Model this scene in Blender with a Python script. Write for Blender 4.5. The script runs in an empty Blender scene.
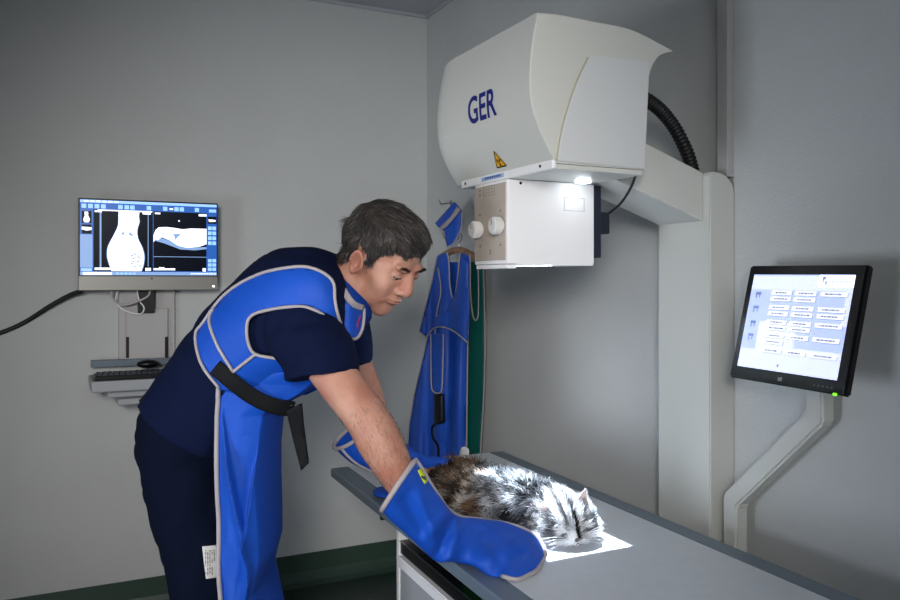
import bpy, bmesh, math, random
from mathutils import Vector, Matrix, noise, geometry
from mathutils.bvhtree import BVHTree
random.seed(7)
V = Vector
scn = bpy.context.scene
C = scn.collection
PI = math.pi

# ------------------------------------------------------------------ camera frame
FPX = 800.0; CX = 450.0; HY = 280.0; CAMZ = 1.34
YAW = math.radians(26.3)
F = V((math.sin(YAW), math.cos(YAW), 0)); R = V((math.cos(YAW), -math.sin(YAW), 0)); Z = V((0, 0, 1))
CAM = V((0, 0, CAMZ))
def W(px, py, d):
    return CAM + F*d + R*((px-CX)/FPX*d) + Z*((HY-py)/FPX*d)
def ray(px, py): return F + R*((px-CX)/FPX) + Z*((HY-py)/FPX)
def on_x(px, py, x):
    r = ray(px, py); return CAM + r*(x/r.x)
def on_y(px, py, y):
    r = ray(px, py); return CAM + r*(y/r.y)
def on_z(px, py, z):
    r = ray(px, py); return CAM + r*((z-CAMZ)/r.z)
def on_plane(px, py, p0, n):
    r = ray(px, py); return CAM + r*((p0-CAM).dot(n)/r.dot(n))

cam_d = bpy.data.cameras.new('camera'); cam = bpy.data.objects.new('camera', cam_d); C.objects.link(cam)
cam.location = CAM
cam_d.sensor_width = 36; cam_d.lens = FPX/900*36; cam_d.shift_y = -20/900; cam_d.clip_start = .02
m3 = Matrix((R, Z, -F)).transposed()
cam.rotation_euler = m3.to_euler()
scn.camera = cam
scn.view_settings.view_transform = 'Standard'
scn.view_settings.look = 'None'
scn.view_settings.gamma = 1
scn.view_settings.exposure = -0.46

# ------------------------------------------------------------------ materials
def lin(c):
    c /= 255.0
    return c/12.92 if c <= .04045 else ((c+.055)/1.055)**2.4
def col(h):
    h = h.lstrip('#'); return tuple(lin(int(h[i:i+2], 16)) for i in (0, 2, 4)) + (1,)
def mat(name, hexc, rough=.5, metal=0, var=0.0, vscale=20, bump=0.0, bscale=60, emit=None, estr=1, spec=.5, coat=0, aniso=None, subs=0, c2=None, sheen=0):
    m = bpy.data.materials.new(name); m.use_nodes = True
    nt = m.node_tree; b = nt.nodes['Principled BSDF']
    base = col(hexc)
    b.inputs['Base Color'].default_value = base
    b.inputs['Roughness'].default_value = rough
    b.inputs['Metallic'].default_value = metal
    b.inputs['Specular IOR Level'].default_value = spec
    b.inputs['Coat Weight'].default_value = coat
    b.inputs['Sheen Weight'].default_value = sheen
    if subs: 
        b.inputs['Subsurface Weight'].default_value = subs
        b.inputs['Subsurface Radius'].default_value = (.012, .005, .003)
        b.inputs['Subsurface Scale'].default_value = 1.0
    tc = nt.nodes.new('ShaderNodeTexCoord')
    if var > 0 or c2:
        n = nt.nodes.new('ShaderNodeTexNoise'); n.inputs['Scale'].default_value = vscale; n.inputs['Detail'].default_value = 5
        nt.links.new(tc.outputs['Object'], n.inputs['Vector'])
        mx = nt.nodes.new('ShaderNodeMix'); mx.data_type = 'RGBA'
        other = col(c2) if c2 else tuple(max(0, x*(1-var)) for x in base[:3]) + (1,)
        mx.inputs[6].default_value = base; mx.inputs[7].default_value = other
        rp = nt.nodes.new('ShaderNodeMapRange'); rp.inputs[1].default_value = .35; rp.inputs[2].default_value = .65
        nt.links.new(n.outputs['Fac'], rp.inputs[0]); nt.links.new(rp.outputs[0], mx.inputs[0])
        nt.links.new(mx.outputs[2], b.inputs['Base Color'])
    if bump > 0:
        n2 = nt.nodes.new('ShaderNodeTexNoise'); n2.inputs['Scale'].default_value = bscale; n2.inputs['Detail'].default_value = 4
        nt.links.new(tc.outputs['Object'], n2.inputs['Vector'])
        bp = nt.nodes.new('ShaderNodeBump'); bp.inputs['Strength'].default_value = bump; bp.inputs['Distance'].default_value = .01
        nt.links.new(n2.outputs['Fac'], bp.inputs['Height']); nt.links.new(bp.outputs[0], b.inputs['Normal'])
    if emit:
        b.inputs['Emission Color'].default_value = col(emit); b.inputs['Emission Strength'].default_value = estr
    return m
def vcol_mat(name, rough=.6, spec=.3):
    m = bpy.data.materials.new(name); m.use_nodes = True
    nt = m.node_tree; b = nt.nodes['Principled BSDF']
    a = nt.nodes.new('ShaderNodeAttribute'); a.attribute_name = 'coat'
    nt.links.new(a.outputs['Color'], b.inputs['Base Color'])
    b.inputs['Roughness'].default_value = rough; b.inputs['Specular IOR Level'].default_value = spec
    return m
M = dict(
    wall=mat('wall_paint', '#c8c9c7', .75, var=.04, vscale=3, bump=.25, bscale=220),
    ceil=mat('ceiling_paint', '#b3b6ba', .9, bump=.1, bscale=150),
    floor=mat('green_vinyl', '#2a3a32', .35, var=.25, vscale=90),
    skirt=mat('green_skirting_vinyl', '#384c42', .4, var=.12, vscale=60),
    duct=mat('duct_plastic', '#b5b2b0', .5),
    cream=mat('cream_housing', '#cfcfc8', .38, spec=.5, bump=.03, bscale=400),
    cover=mat('side_cover_white', '#d3d4d4', .36),
    white=mat('white_enamel', '#f0eeee', .35),
    panel=mat('beige_control_panel', '#b9ada0', .45, var=.05, vscale=60),
    knob=mat('knob_plastic', '#d2d0cc', .35),
    darkpl=mat('black_plastic', '#08090b', .35, spec=.35),
    navypl=mat('dark_blue_plastic', '#161d2c', .5),
    rubber=mat('black_rubber', '#101012', .55, bump=.1),
    steel=mat('steel', '#9a9c9e', .3, 1),
    alu=mat('aluminium_bezel', '#8b8984', .42, .6),
    blue_ink=mat('blue_ink', '#17237a', .4),
    yellow=mat('warning_yellow', '#e8a90c', .5),
    black_ink=mat('black_ink', '#101010', .5),
    grey_ink=mat('grey_ink', '#77716a', .6),
    label_blue=mat('label_blue', '#9ab3d8', .5),
    gap=mat('seam_yellowed', '#b9b6a2', .6),
    tabletop=mat('table_laminate', '#d4d8dd', .36, var=.04, vscale=30),
    rail=mat('table_rail', '#677480', .42, spec=.4),
    cabinet=mat('cabinet_grey', '#a3a5a8', .5),
    darkin=mat('dark_recess', '#15161a', .6),
    green=mat('lit_floor_green', '#0f6a2c', .4),
    lead=mat('blue_lead_vinyl', '#0a4cb8', .64, bump=.2, bscale=45, spec=.35, var=.12, vscale=7),
    leadb=mat('blue_lead_vinyl_hanging', '#1c51b8', .5, bump=.18, bscale=35, spec=.4, var=.12, vscale=9),
    leadg=mat('green_lead_vinyl', '#0c5a50', .5, bump=.15, bscale=35),
    trim=mat('grey_binding', '#a39b9d', .75),
    navy=mat('navy_cotton', '#08122f', .9, bump=.3, bscale=40, spec=.12),
    navyt=mat('navy_cotton_trousers', '#060d20', .9, bump=.35, bscale=25, spec=.1),
    belt=mat('black_webbing', '#0b0c0f', .75, bump=.08, bscale=300, spec=.2),
    skin=mat('skin', '#b98b76', .5, var=.2, vscale=14, bump=.12, bscale=180, subs=.22, c2='#a8715f', spec=.35),
    lip=mat('lip_skin', '#a4655b', .45),
    brow=mat('brow_hair', '#221a16', .8),
    sclera=mat('eye_white', '#cfc5c0', .3),
    iris=mat('eye_iris', '#2a1c14', .2),
    hairb=mat('dark_hair', '#322b27', .6, var=.4, vscale=60),
    strand=vcol_mat('hair_strands', .5, .4),
    fur=vcol_mat('fur_strands', .75, .15),
    catskin=vcol_mat('cat_undercoat', .9, .1),
    catnose=mat('cat_nose', '#4a3436', .4),
    catear=mat('cat_inner_ear', '#e0c8c4', .6),
    paper=mat('care_label_paper', '#c9c7c3', .8),
    tag_y=mat('yellow_tag', '#d6e01a', .6),
    tag_red=mat('red_emblem', '#b3102e', .6),
    wood=mat('hanger_wood', '#8c6e55', .5, var=.3, vscale=30),
    scr_black=mat('screen_black', '#020306', .25, emit='#070d1c', estr=1, spec=.15),
    scr_blue=mat('screen_blue', '#0a2c60', .3, emit='#1a5cb4', estr=1.35),
    scr_light=mat('screen_light_blue', '#8ab4e8', .3, emit='#8fbcf5', estr=1.5),
    scr_white=mat('screen_white', '#ffffff', .3, emit='#f2f7ff', estr=1.8),
    scr_mid=mat('screen_mid', '#6f90c4', .3, emit='#7f9fce', estr=1.2),
    scr_pale=mat('screen_pale', '#dfe6ff', .25, emit='#d5dcfb', estr=1.15),
    scr_pale2=mat('screen_pale_lilac', '#b5c0f0', .25, emit='#b1c2f0', estr=1.15),
    scr_btn=mat('screen_button', '#f4f4f4', .25, emit='#f4f3f2', estr=1.15),
    scr_txt=mat('screen_text', '#7584ae', .3, emit='#7584ae', estr=1.0),
    led_green=mat('green_led', '#3cff20', .3, emit='#7dff30', estr=3),
    led_white=mat('white_led', '#ffffff', .3, emit='#ffffff', estr=6),
    leakglow=mat('leak_glow', '#ffffff', .3, emit='#eaf6ff', estr=26),
    fix=mat('lamp_fixture', '#dddddd', .5, emit='#ffffff', estr=1.0),
)

# ------------------------------------------------------------------ object helpers
def obj(name, bm, material, parent=None, smooth=False, mods=None):
    me = bpy.data.meshes.new(name)
    bmesh.ops.recalc_face_normals(bm, faces=bm.faces)
    bm.to_mesh(me); bm.free()
    ms = material if isinstance(material, (list, tuple)) else [material]
    for m in ms: me.materials.append(m)
    if smooth:
        for p in me.polygons: p.use_smooth = True
    o = bpy.data.objects.new(name, me); C.objects.link(o)
    if parent: setpar(o, parent)
    return o
def setpar(o, parent):
    o.parent = parent
    o.matrix_parent_inverse = parent_world(parent).inverted()
def parent_world(p):
    m = Matrix.LocRotScale(p.location, p.rotation_euler, p.scale)
    if p.parent: m = parent_world(p.parent) @ p.matrix_parent_inverse @ m
    return m
def thing(name, label, cat, loc, rz=0, group=None):
    o = bpy.data.objects.new(name, None); C.objects.link(o)
    o.empty_display_size = .05
    o.location = loc; o.rotation_euler = (0, 0, rz); o['label'] = label; o['category'] = cat
    if group: o['group'] = group
    return o
def tag(o, label, cat, group=None):
    o['label'] = label; o['category'] = cat
    if group: o['group'] = group
    return o
def struct(name, bm, m):
    o = obj(name, bm, m); o['kind'] = 'structure'; return o
def box(bm, lo, hi, mi=0, bev=0, rot=None, seg=2):
    lo = V(lo); hi = V(hi); c = (lo+hi)/2; s = hi-lo
    b = bmesh.new(); bmesh.ops.create_cube(b, size=1)
    for v in b.verts: v.co = V((v.co.x*s.x, v.co.y*s.y, v.co.z*s.z))
    if bev > 0:
        bmesh.ops.bevel(b, geom=list(b.edges), offset=bev, segments=seg, affect='EDGES', profile=.5)
    for v in b.verts:
        if rot is not None: v.co = rot @ v.co
        v.co += c
    for f in b.faces: f.material_index = mi
    merge(bm, b)
def merge(bm, b):
    t = bpy.data.meshes.new('tmp'); b.to_mesh(t); b.free(); bm.from_mesh(t); bpy.data.meshes.remove(t)
def BOX(lo, hi, **k):
    bm = bmesh.new(); box(bm, lo, hi, **k); return bm
def prism(bm, pts, ext, mi=0, bev=0, seg=2, bevall=True):
    """closed polygon of 3d pts extruded along vector ext"""
    b = bmesh.new(); ext = V(ext)
    a = [b.verts.new(V(p)) for p in pts]; c = [b.verts.new(V(p)+ext) for p in pts]
    n = len(pts)
    f0 = b.faces.new(a); f1 = b.faces.new(c[::-1])
    for i in range(n): b.faces.new((a[i], c[i], c[(i+1) % n], a[(i+1) % n]))
    bmesh.ops.recalc_face_normals(b, faces=b.faces)
    if bev > 0:
        ed = list(b.edges) if bevall else list(set(f0.edges) | set(f1.edges))
        bmesh.ops.bevel(b, geom=ed, offset=bev, segments=seg, affect='EDGES')
    for f in b.faces: f.material_index = mi
    merge(bm, b)
def cyl(bm, p0, p1, r0, r1=None, n=24, mi=0, cap=True):
    p0 = V(p0); p1 = V(p1); r1 = r0 if r1 is None else r1
    d = (p1-p0).normalized(); u = d.orthogonal().normalized(); w = d.cross(u)
    A = []; B = []
    for i in range(n):
        a = 2*PI*i/n; q = u*math.cos(a)+w*math.sin(a)
        A.append(bm.verts.new(p0+q*r0)); B.append(bm.verts.new(p1+q*r1))
    fs = []
    for i in range(n): fs.append(bm.faces.new((A[i], A[(i+1) % n], B[(i+1) % n], B[i])))
    if cap: fs.append(bm.faces.new(A[::-1])); fs.append(bm.faces.new(B))
    for f in fs: f.material_index = mi
def catmull(pts, k=6):
    pts = [V(p) for p in pts]; out = []
    for i in range(len(pts)-1):
        p0 = pts[max(i-1, 0)]; p1 = pts[i]; p2 = pts[i+1]; p3 = pts[min(i+2, len(pts)-1)]
        for j in range(k):
            t = j/k
            out.append(.5*((2*p1)+(p2-p0)*t+(2*p0-5*p1+4*p2-p3)*t*t+(3*p1-p0-3*p2+p3)*t**3))
    out.append(pts[-1]); return out
def tube(bm, pts, r, n=10, smooth=True, k=6, flat=None, up=None, mi=0, rfun=None):
    """tube along path; flat = second radius (along the up vector)"""
    P = catmull(pts, k) if smooth else [V(p) for p in pts]
    rings = []; prev = None
    for i, p in enumerate(P):
        t = (P[min(i+1, len(P)-1)]-P[max(i-1, 0)]).normalized()
        if up is not None:
            upv = up(i/(len(P)-1)) if callable(up) else V(up)
            w = (upv - t*upv.dot(t)).normalized(); u = t.cross(w)
        else:
            if prev is None: u = t.orthogonal().normalized()
            else: u = (prev - t*prev.dot(t)).normalized()
            w = t.cross(u); prev = u
        rr = r if rfun is None else r*rfun(i/(len(P)-1)); ff = rr if flat is None else flat
        rings.append([bm.verts.new(p+u*math.cos(2*PI*j/n)*rr+w*math.sin(2*PI*j/n)*ff) for j in range(n)])
    fs = []
    for a, b in zip(rings, rings[1:]):
        for j in range(n): fs.append(bm.faces.new((a[j], a[(j+1) % n], b[(j+1) % n], b[j])))
    fs.append(bm.faces.new(rings[0][::-1])); fs.append(bm.faces.new(rings[-1]))
    for f in fs: f.material_index = mi; f.smooth = True
def TUBE(pts, r, **k):
    bm = bmesh.new(); tube(bm, pts, r, **k); return bm
def ell(bm, c, r, rot=None, n=16):
    b = bmesh.new(); bmesh.ops.create_uvsphere(b, u_segments=n*2, v_segments=n, radius=1)
    c = V(c); r = V(r) if hasattr(r, '__len__') else V((r, r, r))
    for v in b.verts:
        q = V((v.co.x*r.x, v.co.y*r.y, v.co.z*r.z))
        if rot is not None: q = rot @ q
        v.co = q+c
    for f in b.faces: f.smooth = True
    merge(bm, b)
def loft(bm, secs, n=28, k=4, power=1.0, cap=True):
    """secs: (center, axisA, axisB) ellipses, interpolated smoothly"""
    cs = catmull([s[0] for s in secs], k); As = catmull([s[1] for s in secs], k); Bs = catmull([s[2] for s in secs], k)
    rings = []
    def sp(x): return math.copysign(abs(x)**power, x)
    for c, a, b in zip(cs, As, Bs):
        rings.append([bm.verts.new(c+a*sp(math.cos(2*PI*j/n))+b*sp(math.sin(2*PI*j/n))) for j in range(n)])
    for p, q in zip(rings, rings[1:]):
        for j in range(n): bm.faces.new((p[j], p[(j+1) % n], q[(j+1) % n], q[j])).smooth = True
    if cap: bm.faces.new(rings[0][::-1]); bm.faces.new(rings[-1])
    return rings
def limb(bm, pts, n=20, k=5):
    """pts: (Vector, radius) round limb with rounded ends"""
    P = [p for p, r in pts]; secs = []
    L = V((0.3, .2, 1))
    for i, (p, r) in enumerate(pts):
        t = (P[min(i+1, len(P)-1)]-P[max(i-1, 0)]).normalized()
        u = t.cross(F if abs(t.dot(F)) < .9 else Z).normalized(); w = t.cross(u)
        secs.append((p, u*r, w*r))
    loft(bm, secs, n, k)
    ell(bm, P[0], pts[0][1]*.99, n=10); ell(bm, P[-1], pts[-1][1]*.99, n=10)
def remesh(bm, voxel, smooth_it=3, sf=.5):
    bmesh.ops.recalc_face_normals(bm, faces=bm.faces)
    me = bpy.data.meshes.new('tmp'); bm.to_mesh(me); bm.free()
    o = bpy.data.objects.new('tmp', me); C.objects.link(o)
    md = o.modifiers.new('r', 'REMESH'); md.mode = 'VOXEL'; md.voxel_size = voxel; md.use_smooth_shade = True
    if smooth_it:
        ms = o.modifiers.new('s', 'SMOOTH'); ms.iterations = smooth_it; ms.factor = sf
    dg = bpy.context.evaluated_depsgraph_get(); dg.update()
    e = o.evaluated_get(dg)
    out = bpy.data.meshes.new_from_object(e, preserve_all_data_layers=False, depsgraph=dg)
    bpy.data.objects.remove(o); bpy.data.meshes.remove(me)
    for p in out.polygons: p.use_smooth = True
    return out
def mobj(name, me, material, parent=None):
    me.name = name; me.materials.clear()
    for m in (material if isinstance(material, (list, tuple)) else [material]): me.materials.append(m)
    o = bpy.data.objects.new(name, me); C.objects.link(o)
    if parent: setpar(o, parent)
    return o
def inside(p, poly):
    x, y = p; c = False; n = len(poly)
    for i in range(n):
        x1, y1 = poly[i]; x2, y2 = poly[i-1]
        if (y1 > y) != (y2 > y) and x < (x2-x1)*(y-y1)/(y2-y1)+x1: c = not c
    return c
def dens(poly, step, closed=True):
    out = []; n = len(poly)
    for i in range(n if closed else n-1):
        a = V(poly[i]); b = V(poly[(i+1) % n]); m = max(1, int((b-a).length/step))
        for j in range(m): out.append(a.lerp(b, j/m))
    if not closed: out.append(V(poly[-1]))
    return out
def c2(poly, k=5): # smooth a 2d open path
    return [(p.x, p.y) for p in catmull([(x, y, 0) for x, y in poly], k)]
def sheet(poly, to3d, step, thick, back=None):
    """filled outline with interior points, mapped to space and given thickness"""
    edge = dens(poly, step); n = len(edge)
    xs = [p[0] for p in poly]; ys = [p[1] for p in poly]
    pts = list(edge)
    x = min(xs)+step/2
    while x < max(xs):
        y = min(ys)+step/2
        while y < max(ys):
            if inside((x, y), poly) and min((e.x-x)**2+(e.y-y)**2 for e in edge) > (step*.5)**2: pts.append(V((x, y)))
            y += step
        x += step
    r = geometry.delaunay_2d_cdt([V((p[0], p[1])) for p in pts], [(i, (i+1) % n) for i in range(n)], [], 1, 1e-4)
    vs, fs = r[0], r[2]
    P = to3d([(v.x, v.y) for v in vs])
    bm = bmesh.new(); bv = [bm.verts.new(p) for p in P]
    for f in fs:
        try: bm.faces.new([bv[i] for i in f]).smooth = True
        except ValueError: pass
    bmesh.ops.recalc_face_normals(bm, faces=bm.faces)
    bm.normal_update()
    if sum((f.normal.dot((f.calc_center_median()-CAM))) for f in bm.faces) > 0:
        bmesh.ops.reverse_faces(bm, faces=bm.faces)
    bmesh.ops.solidify(bm, geom=list(bm.faces), thickness=thick)
    return bm
def strands(name, roots, material, parent):
    """roots: (point, normal, dir0, dir1, length, width, color)"""
    vs = []; fs = []; cs = []
    for p, n, d0, d1, L, w, c in roots:
        side = d0.cross(n)
        if side.length < 1e-4: side = d0.orthogonal()
        side.normalize()
        a = random.random()*PI; side = (side*math.cos(a)+d0.cross(side)*math.sin(a)).normalized()
        q1 = p+d0*L*.5; q2 = q1+d1*L*.5; i = len(vs)
        vs += [p-side*w, p+side*w, q1-side*w*.7, q1+side*w*.7, q2]
        fs += [(i, i+1, i+3, i+2), (i+2, i+3, i+4)]
        cs += [c]*5
    me = bpy.data.meshes.new(name); me.from_pydata([tuple(v) for v in vs], [], fs)
    ca = me.color_attributes.new('coat', 'FLOAT_COLOR', 'POINT')
    flat = []
    for c in cs: flat += [c[0], c[1], c[2], 1]
    ca.data.foreach_set('color', flat)
    for p in me.polygons: p.use_smooth = True
    return mobj(name, me, material, parent)
def sample(me, count, keep):
    """random surface points of a mesh for which keep(point, normal)"""
    me.calc_loop_triangles(); tris = []
    cum = []; tot = 0
    for t in me.loop_triangles:
        a, b, c = [me.vertices[i].co for i in t.vertices]
        m = (a+b+c)/3
        if not keep(m, t.normal): continue
        tot += t.area; cum.append(tot); tris.append((a.copy(), b.copy(), c.copy(), t.normal.copy()))
    import bisect
    out = []
    for _ in range(count):
        a, b, c, n = tris[min(bisect.bisect(cum, random.random()*tot), len(tris)-1)]
        u, v = random.random(), random.random()
        if u+v > 1: u, v = 1-u, 1-v
        out.append((a+(b-a)*u+(c-a)*v, n))
    return out
def nz(p, s=1, seed=0): return noise.noise(V(p)*s+V((seed*7.3, seed*3.1, seed*5.7)))

# ------------------------------------------------------------------ room
XR = 1.594; YB = 3.474; XL = -2.3; YF = -1.7; H = 2.6
struct('floor', BOX((XL-.1, YF-.1, -.1), (XR+.1, YB+.1, 0)), M['floor'])
struct('ceiling', BOX((XL-.1, YF-.1, H), (XR+.1, YB+.1, H+.1)), M['ceil'])
struct('wall_right', BOX((XR, YF, 0), (XR+.1, YB, H)), M['wall'])
struct('wall_back', BOX((XL, YB, 0), (XR, YB+.1, H)), M['wall'])
struct('wall_left', BOX((XL-.1, YF, 0), (XL, YB, H)), M['wall'])
struct('wall_front', BOX((XL-.1, YF-.1, 0), (XR+.1, YF, H)), M['wall'])
# coved skirting on the back wall and right wall
def cove(axis):
    prof = [(0, .125), (.006, .125), (.007, .05), (.014, .028), (.03, .012), (.055, .004), (.07, .001), (0, .001)]
    bm = bmesh.new()
    if axis == 'y': prism(bm, [(XL, YB-a, b) for a, b in prof], (XR-XL, 0, 0))
    else: prism(bm, [(XR-a, YF, b) for a, b in prof], (0, YB-YF, 0))
    return bm
struct('baseboard_back', cove('y'), M['skirt'])
struct('baseboard_right', cove('x'), M['skirt'])
bm = bmesh.new(); box(bm, (XL, YB-.012, H-.014), (XR-.012, YB, H)); struct('trim_1', bm, M['ceil'])
bm = bmesh.new(); box(bm, (XR-.012, YF, H-.014), (XR, YB, H)); struct('trim_2', bm, M['ceil'])
# ceiling grid seam
bm = bmesh.new(); box(bm, (.95, YF, H-.004), (.962, YB-.014, H)); struct('trim_3', bm, M['alu'])

# cable duct on right wall above the column
dk = obj('cable_duct', BOX((1.5706, 1.5475, 1.6095), (XR, 1.5845, H-.001), bev=.002), M['duct'])
tag(dk, 'pale vertical cable duct rising up the right wall above the white column', 'cable duct')

# ------------------------------------------------------------------ x-ray stand: column, arm
st = thing('xray_stand', 'cream floor-to-wall column with slanting arm carrying the x-ray head', 'x-ray stand', (1.55, 1.64, 0))
bm = bmesh.new()
prism(bm, [(1.508, 1.545, .001), (1.508, 1.545, 1.612), (1.515, 1.545, 1.619), (1.550, 1.545, 1.617), (1.572, 1.545, 1.607), (1.588, 1.545, 1.589), (1.5935, 1.545, 1.57), (1.5935, 1.545, .001)], (0, .197, 0), bev=.003)
obj('column', bm, M['cream'], st)
bm = bmesh.new()
x0, x1 = 1.203, 1.5075
s = .33
prism(bm, [(x1, 1.568, 1.493), (x1, 1.568, 1.617), (x1-.03, 1.568, 1.628), (x0, 1.568, 1.617+s*(x1-x0)), (x0, 1.568, 1.493+s*(x1-x0))], (0, .172, 0), bev=.0025)
obj('arm', bm, M['cream'], st)
# corrugated hose
hp = [on_y(694, 176, 1.64), on_y(688, 155, 1.64), on_y(677, 132, 1.64), on_y(664, 114, 1.64), on_y(650, 102, 1.64), on_y(632, 92, 1.64)]
PP = catmull(hp, 14)
bm = bmesh.new()
tube(bm, hp, .0175, n=20, k=26, rfun=lambda t: 1+.09*math.sin(t*2*PI*32))
hs = obj('corrugated_hose', bm, M['rubber']); tag(hs, 'black corrugated hose arching from the stand arm to the x-ray head', 'hose')

# ------------------------------------------------------------------ x-ray head housing
YF0, YB0 = 1.45, 1.88
hd = thing('xray_machine', 'large curved cream x-ray tube housing marked GER, carried by the arm over the table', 'x-ray machine', (1.09, 1.66, 1.594))
prof_px = c2([(556, 163), (548, 148), (539, 128), (532, 105), (530, 82), (531, 58), (534, 34), (538, 13)], 4) 
top_px = c2([(538, 12), (560, 14), (590, 20), (625, 27), (645, 35), (660, 43), (673, 50)], 4)
hook_px = c2([(673, 50.5), (663, 52), (655, 60), (650, 72), (649, 82)], 4) + [(645, 171)]
prof = [on_y(x, y, YF0) for x, y in prof_px]
outline = prof + [on_y(x, y, YF0) for x, y in top_px] + [on_y(x, y, YF0) for x, y in hook_px]
for p in outline[-1:]: p.z = outline[0].z
bm = bmesh.new(); cxo = 1.09; rings = []
def ins(p, k, y): return V((cxo+(p.x-cxo)*(1-k*.75), y, outline[0].z+(p.z-outline[0].z)*(1-k)))
for y, k in ((YF0, .012), (YF0+.0015, .004), (YF0+.005, 0), (YB0-.02, 0), (YB0+.01, .006), (YB0+.03, .022), (YB0+.045, .05), (YB0+.055, .09), (YB0+.06, .14)):
    rings.append([bm.verts.new(ins(p, k, y)) for p in outline])
for a, b in zip(rings, rings[1:]):
    for j in range(len(a)): bm.faces.new((a[j], a[(j+1) % len(a)], b[(j+1) % len(a)], b[j]))
bm.faces.new(rings[0][::-1]); bm.faces.new(rings[-1])
obj('housing', bm, M['cream'], hd, smooth=False)
def surf_x(z):
    for a, b in zip(prof, prof[1:]):
        if a.z <= z <= b.z: return a.x+(b.x-a.x)*(z-a.z)/(b.z-a.z)
    return prof[0].x if z < prof[0].z else prof[-1].x
# side cover on the -y face, with its seam
arc = c2([(557, 161), (561, 135), (569, 105), (580, 75), (590, 56)], 5)
pc = arc + c2([(590, 56), (615, 58), (648, 62)], 4)[1:] + [(646.5, 90), (643.5, 169)]
bm = bmesh.new(); prism(bm, [on_y(x, y, YF0-.001) for x, y in pc], (0, -.0045, 0), bev=.0015, seg=2, bevall=False)
obj('side_cover', bm, M['cover'], hd)
bm = bmesh.new(); tube(bm, [on_y(x-1.2, y-.6, YF0-.001) for x, y in arc[:-1]], .0032, n=8, k=2, flat=.002, up=(0, 1, 0)); obj('seam_strip', bm, M['gap'], hd)
# bottom plate, rail
zb = prof[0].z
bm = bmesh.new(); box(bm, (prof[0].x+.004, YF0+.004, zb-.012), (outline[-1].x-.004, YB0-.006, zb-.0005), bev=.002); obj('base_plate', bm, M['cream'], hd)
bm = bmesh.new(); box(bm, (prof[0].x-.008, YF0+.002, zb-.012), (prof[0].x+.0035, YB0+.004, zb+.008), bev=.003)
rl = obj('rail', bm, M['steel'] if 0 else M['white'], hd)
for yy in (YF0+.05, YB0-.02):
    bm = bmesh.new(); cyl(bm, (prof[0].x-.0095, yy, zb-.001), (prof[0].x-.0078, yy, zb-.001), .0035, n=12); obj('screw', bm, M['darkpl'], rl)
bm = bmesh.new(); box(bm, (prof[0].x-.009, 1.66, zb-.006), (prof[0].x-.0081, 1.77, zb+.004)); obj('label', bm, M['label_blue'], rl)
bm = bmesh.new()
for k in range(9): box(bm, (prof[0].x-.0096, 1.675+k*.009, zb-.003), (prof[0].x-.0091, 1.680+k*.009, zb+.002))
obj('label_text', bm, M['blue_ink'], rl)
# GER lettering wrapped on the curved face
cu = bpy.data.curves.new('t', 'FONT'); cu.body = 'GER'; cu.size = 1; cu.offset = .018; cu.space_character = 1.0
to = bpy.data.objects.new('t', cu); C.objects.link(to)
dg = bpy.context.evaluated_depsgraph_get(); dg.update()
tm = bpy.data.meshes.new_from_object(to.evaluated_get(dg)); bpy.data.objects.remove(to)
bm = bmesh.new(); bm.from_mesh(tm)
bmesh.ops.triangulate(bm, faces=bm.faces)
for _ in range(2): bmesh.ops.subdivide_edges(bm, edges=[e for e in bm.edges if e.calc_length() > .12], cuts=2); bmesh.ops.triangulate(bm, faces=bm.faces)
xs = [v.co.x for v in bm.verts]; ys = [v.co.y for v in bm.verts]
for v in bm.verts:
    u = (v.co.x-min(xs))/(max(xs)-min(xs)); w = (v.co.y-min(ys))/(max(ys)-min(ys))
    z = 1.718+w*.066; y = 1.733-u*.137
    v.co = V((surf_x(z)-.0012, y, z))
obj('lettering', bm, M['blue_ink'], hd)
# radiation sign
def onface(y, z, e=.0012): return V((surf_x(z)-e, y, z))
bm = bmesh.new(); f = [bm.verts.new(onface(*q)) for q in ((1.682, 1.611), (1.638, 1.611), (1.660, 1.646), )]; bm.faces.new(f); bmesh.ops.subdivide_edges(bm, edges=bm.edges[:], cuts=6, use_grid_fill=True)
for v in bm.verts: v.co.x = surf_x(v.co.z)-.0016
sg = obj('warning_sign', bm, [M['yellow']], hd)
bm = bmesh.new()
cy0, cz0 = 1.660, 1.622
def poly_on(bm, pts, e=.0026):
    bm.faces.new([bm.verts.new(onface(a, b, e)) for a, b in pts])
for a0 in (90, 210, 330):
    pts = []
    for q in range(5): a = math.radians(a0-28+q*14); pts.append((cy0+.009*math.cos(a+PI), cz0+.009*math.sin(a+PI)))
    for q in range(5): a = math.radians(a0+28-q*14); pts.append((cy0+.004*math.cos(a+PI), cz0+.0035*math.sin(a+PI)))
    poly_on(bm, pts)
poly_on(bm, [(cy0+.0024*math.cos(q*PI/4), cz0+.0022*math.sin(q*PI/4)) for q in range(8)])
for (a, b), (c_, d_) in (((1.682, 1.611), (1.638, 1.611)), ((1.638, 1.611), (1.660, 1.646)), ((1.660, 1.646), (1.682, 1.611))):
    p, q = V((a, b)), V((c_, d_)); n = V((-(q-p).y, (q-p).x)).normalized()*.0013
    for k in range(4):
        u, w = p.lerp(q, k/4), p.lerp(q, (k+1)/4)
        poly_on(bm, [tuple(u-n), tuple(w-n), tuple(w+n), tuple(u+n)], .0022)
obj('warning_symbol', bm, M['black_ink'], sg)

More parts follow.
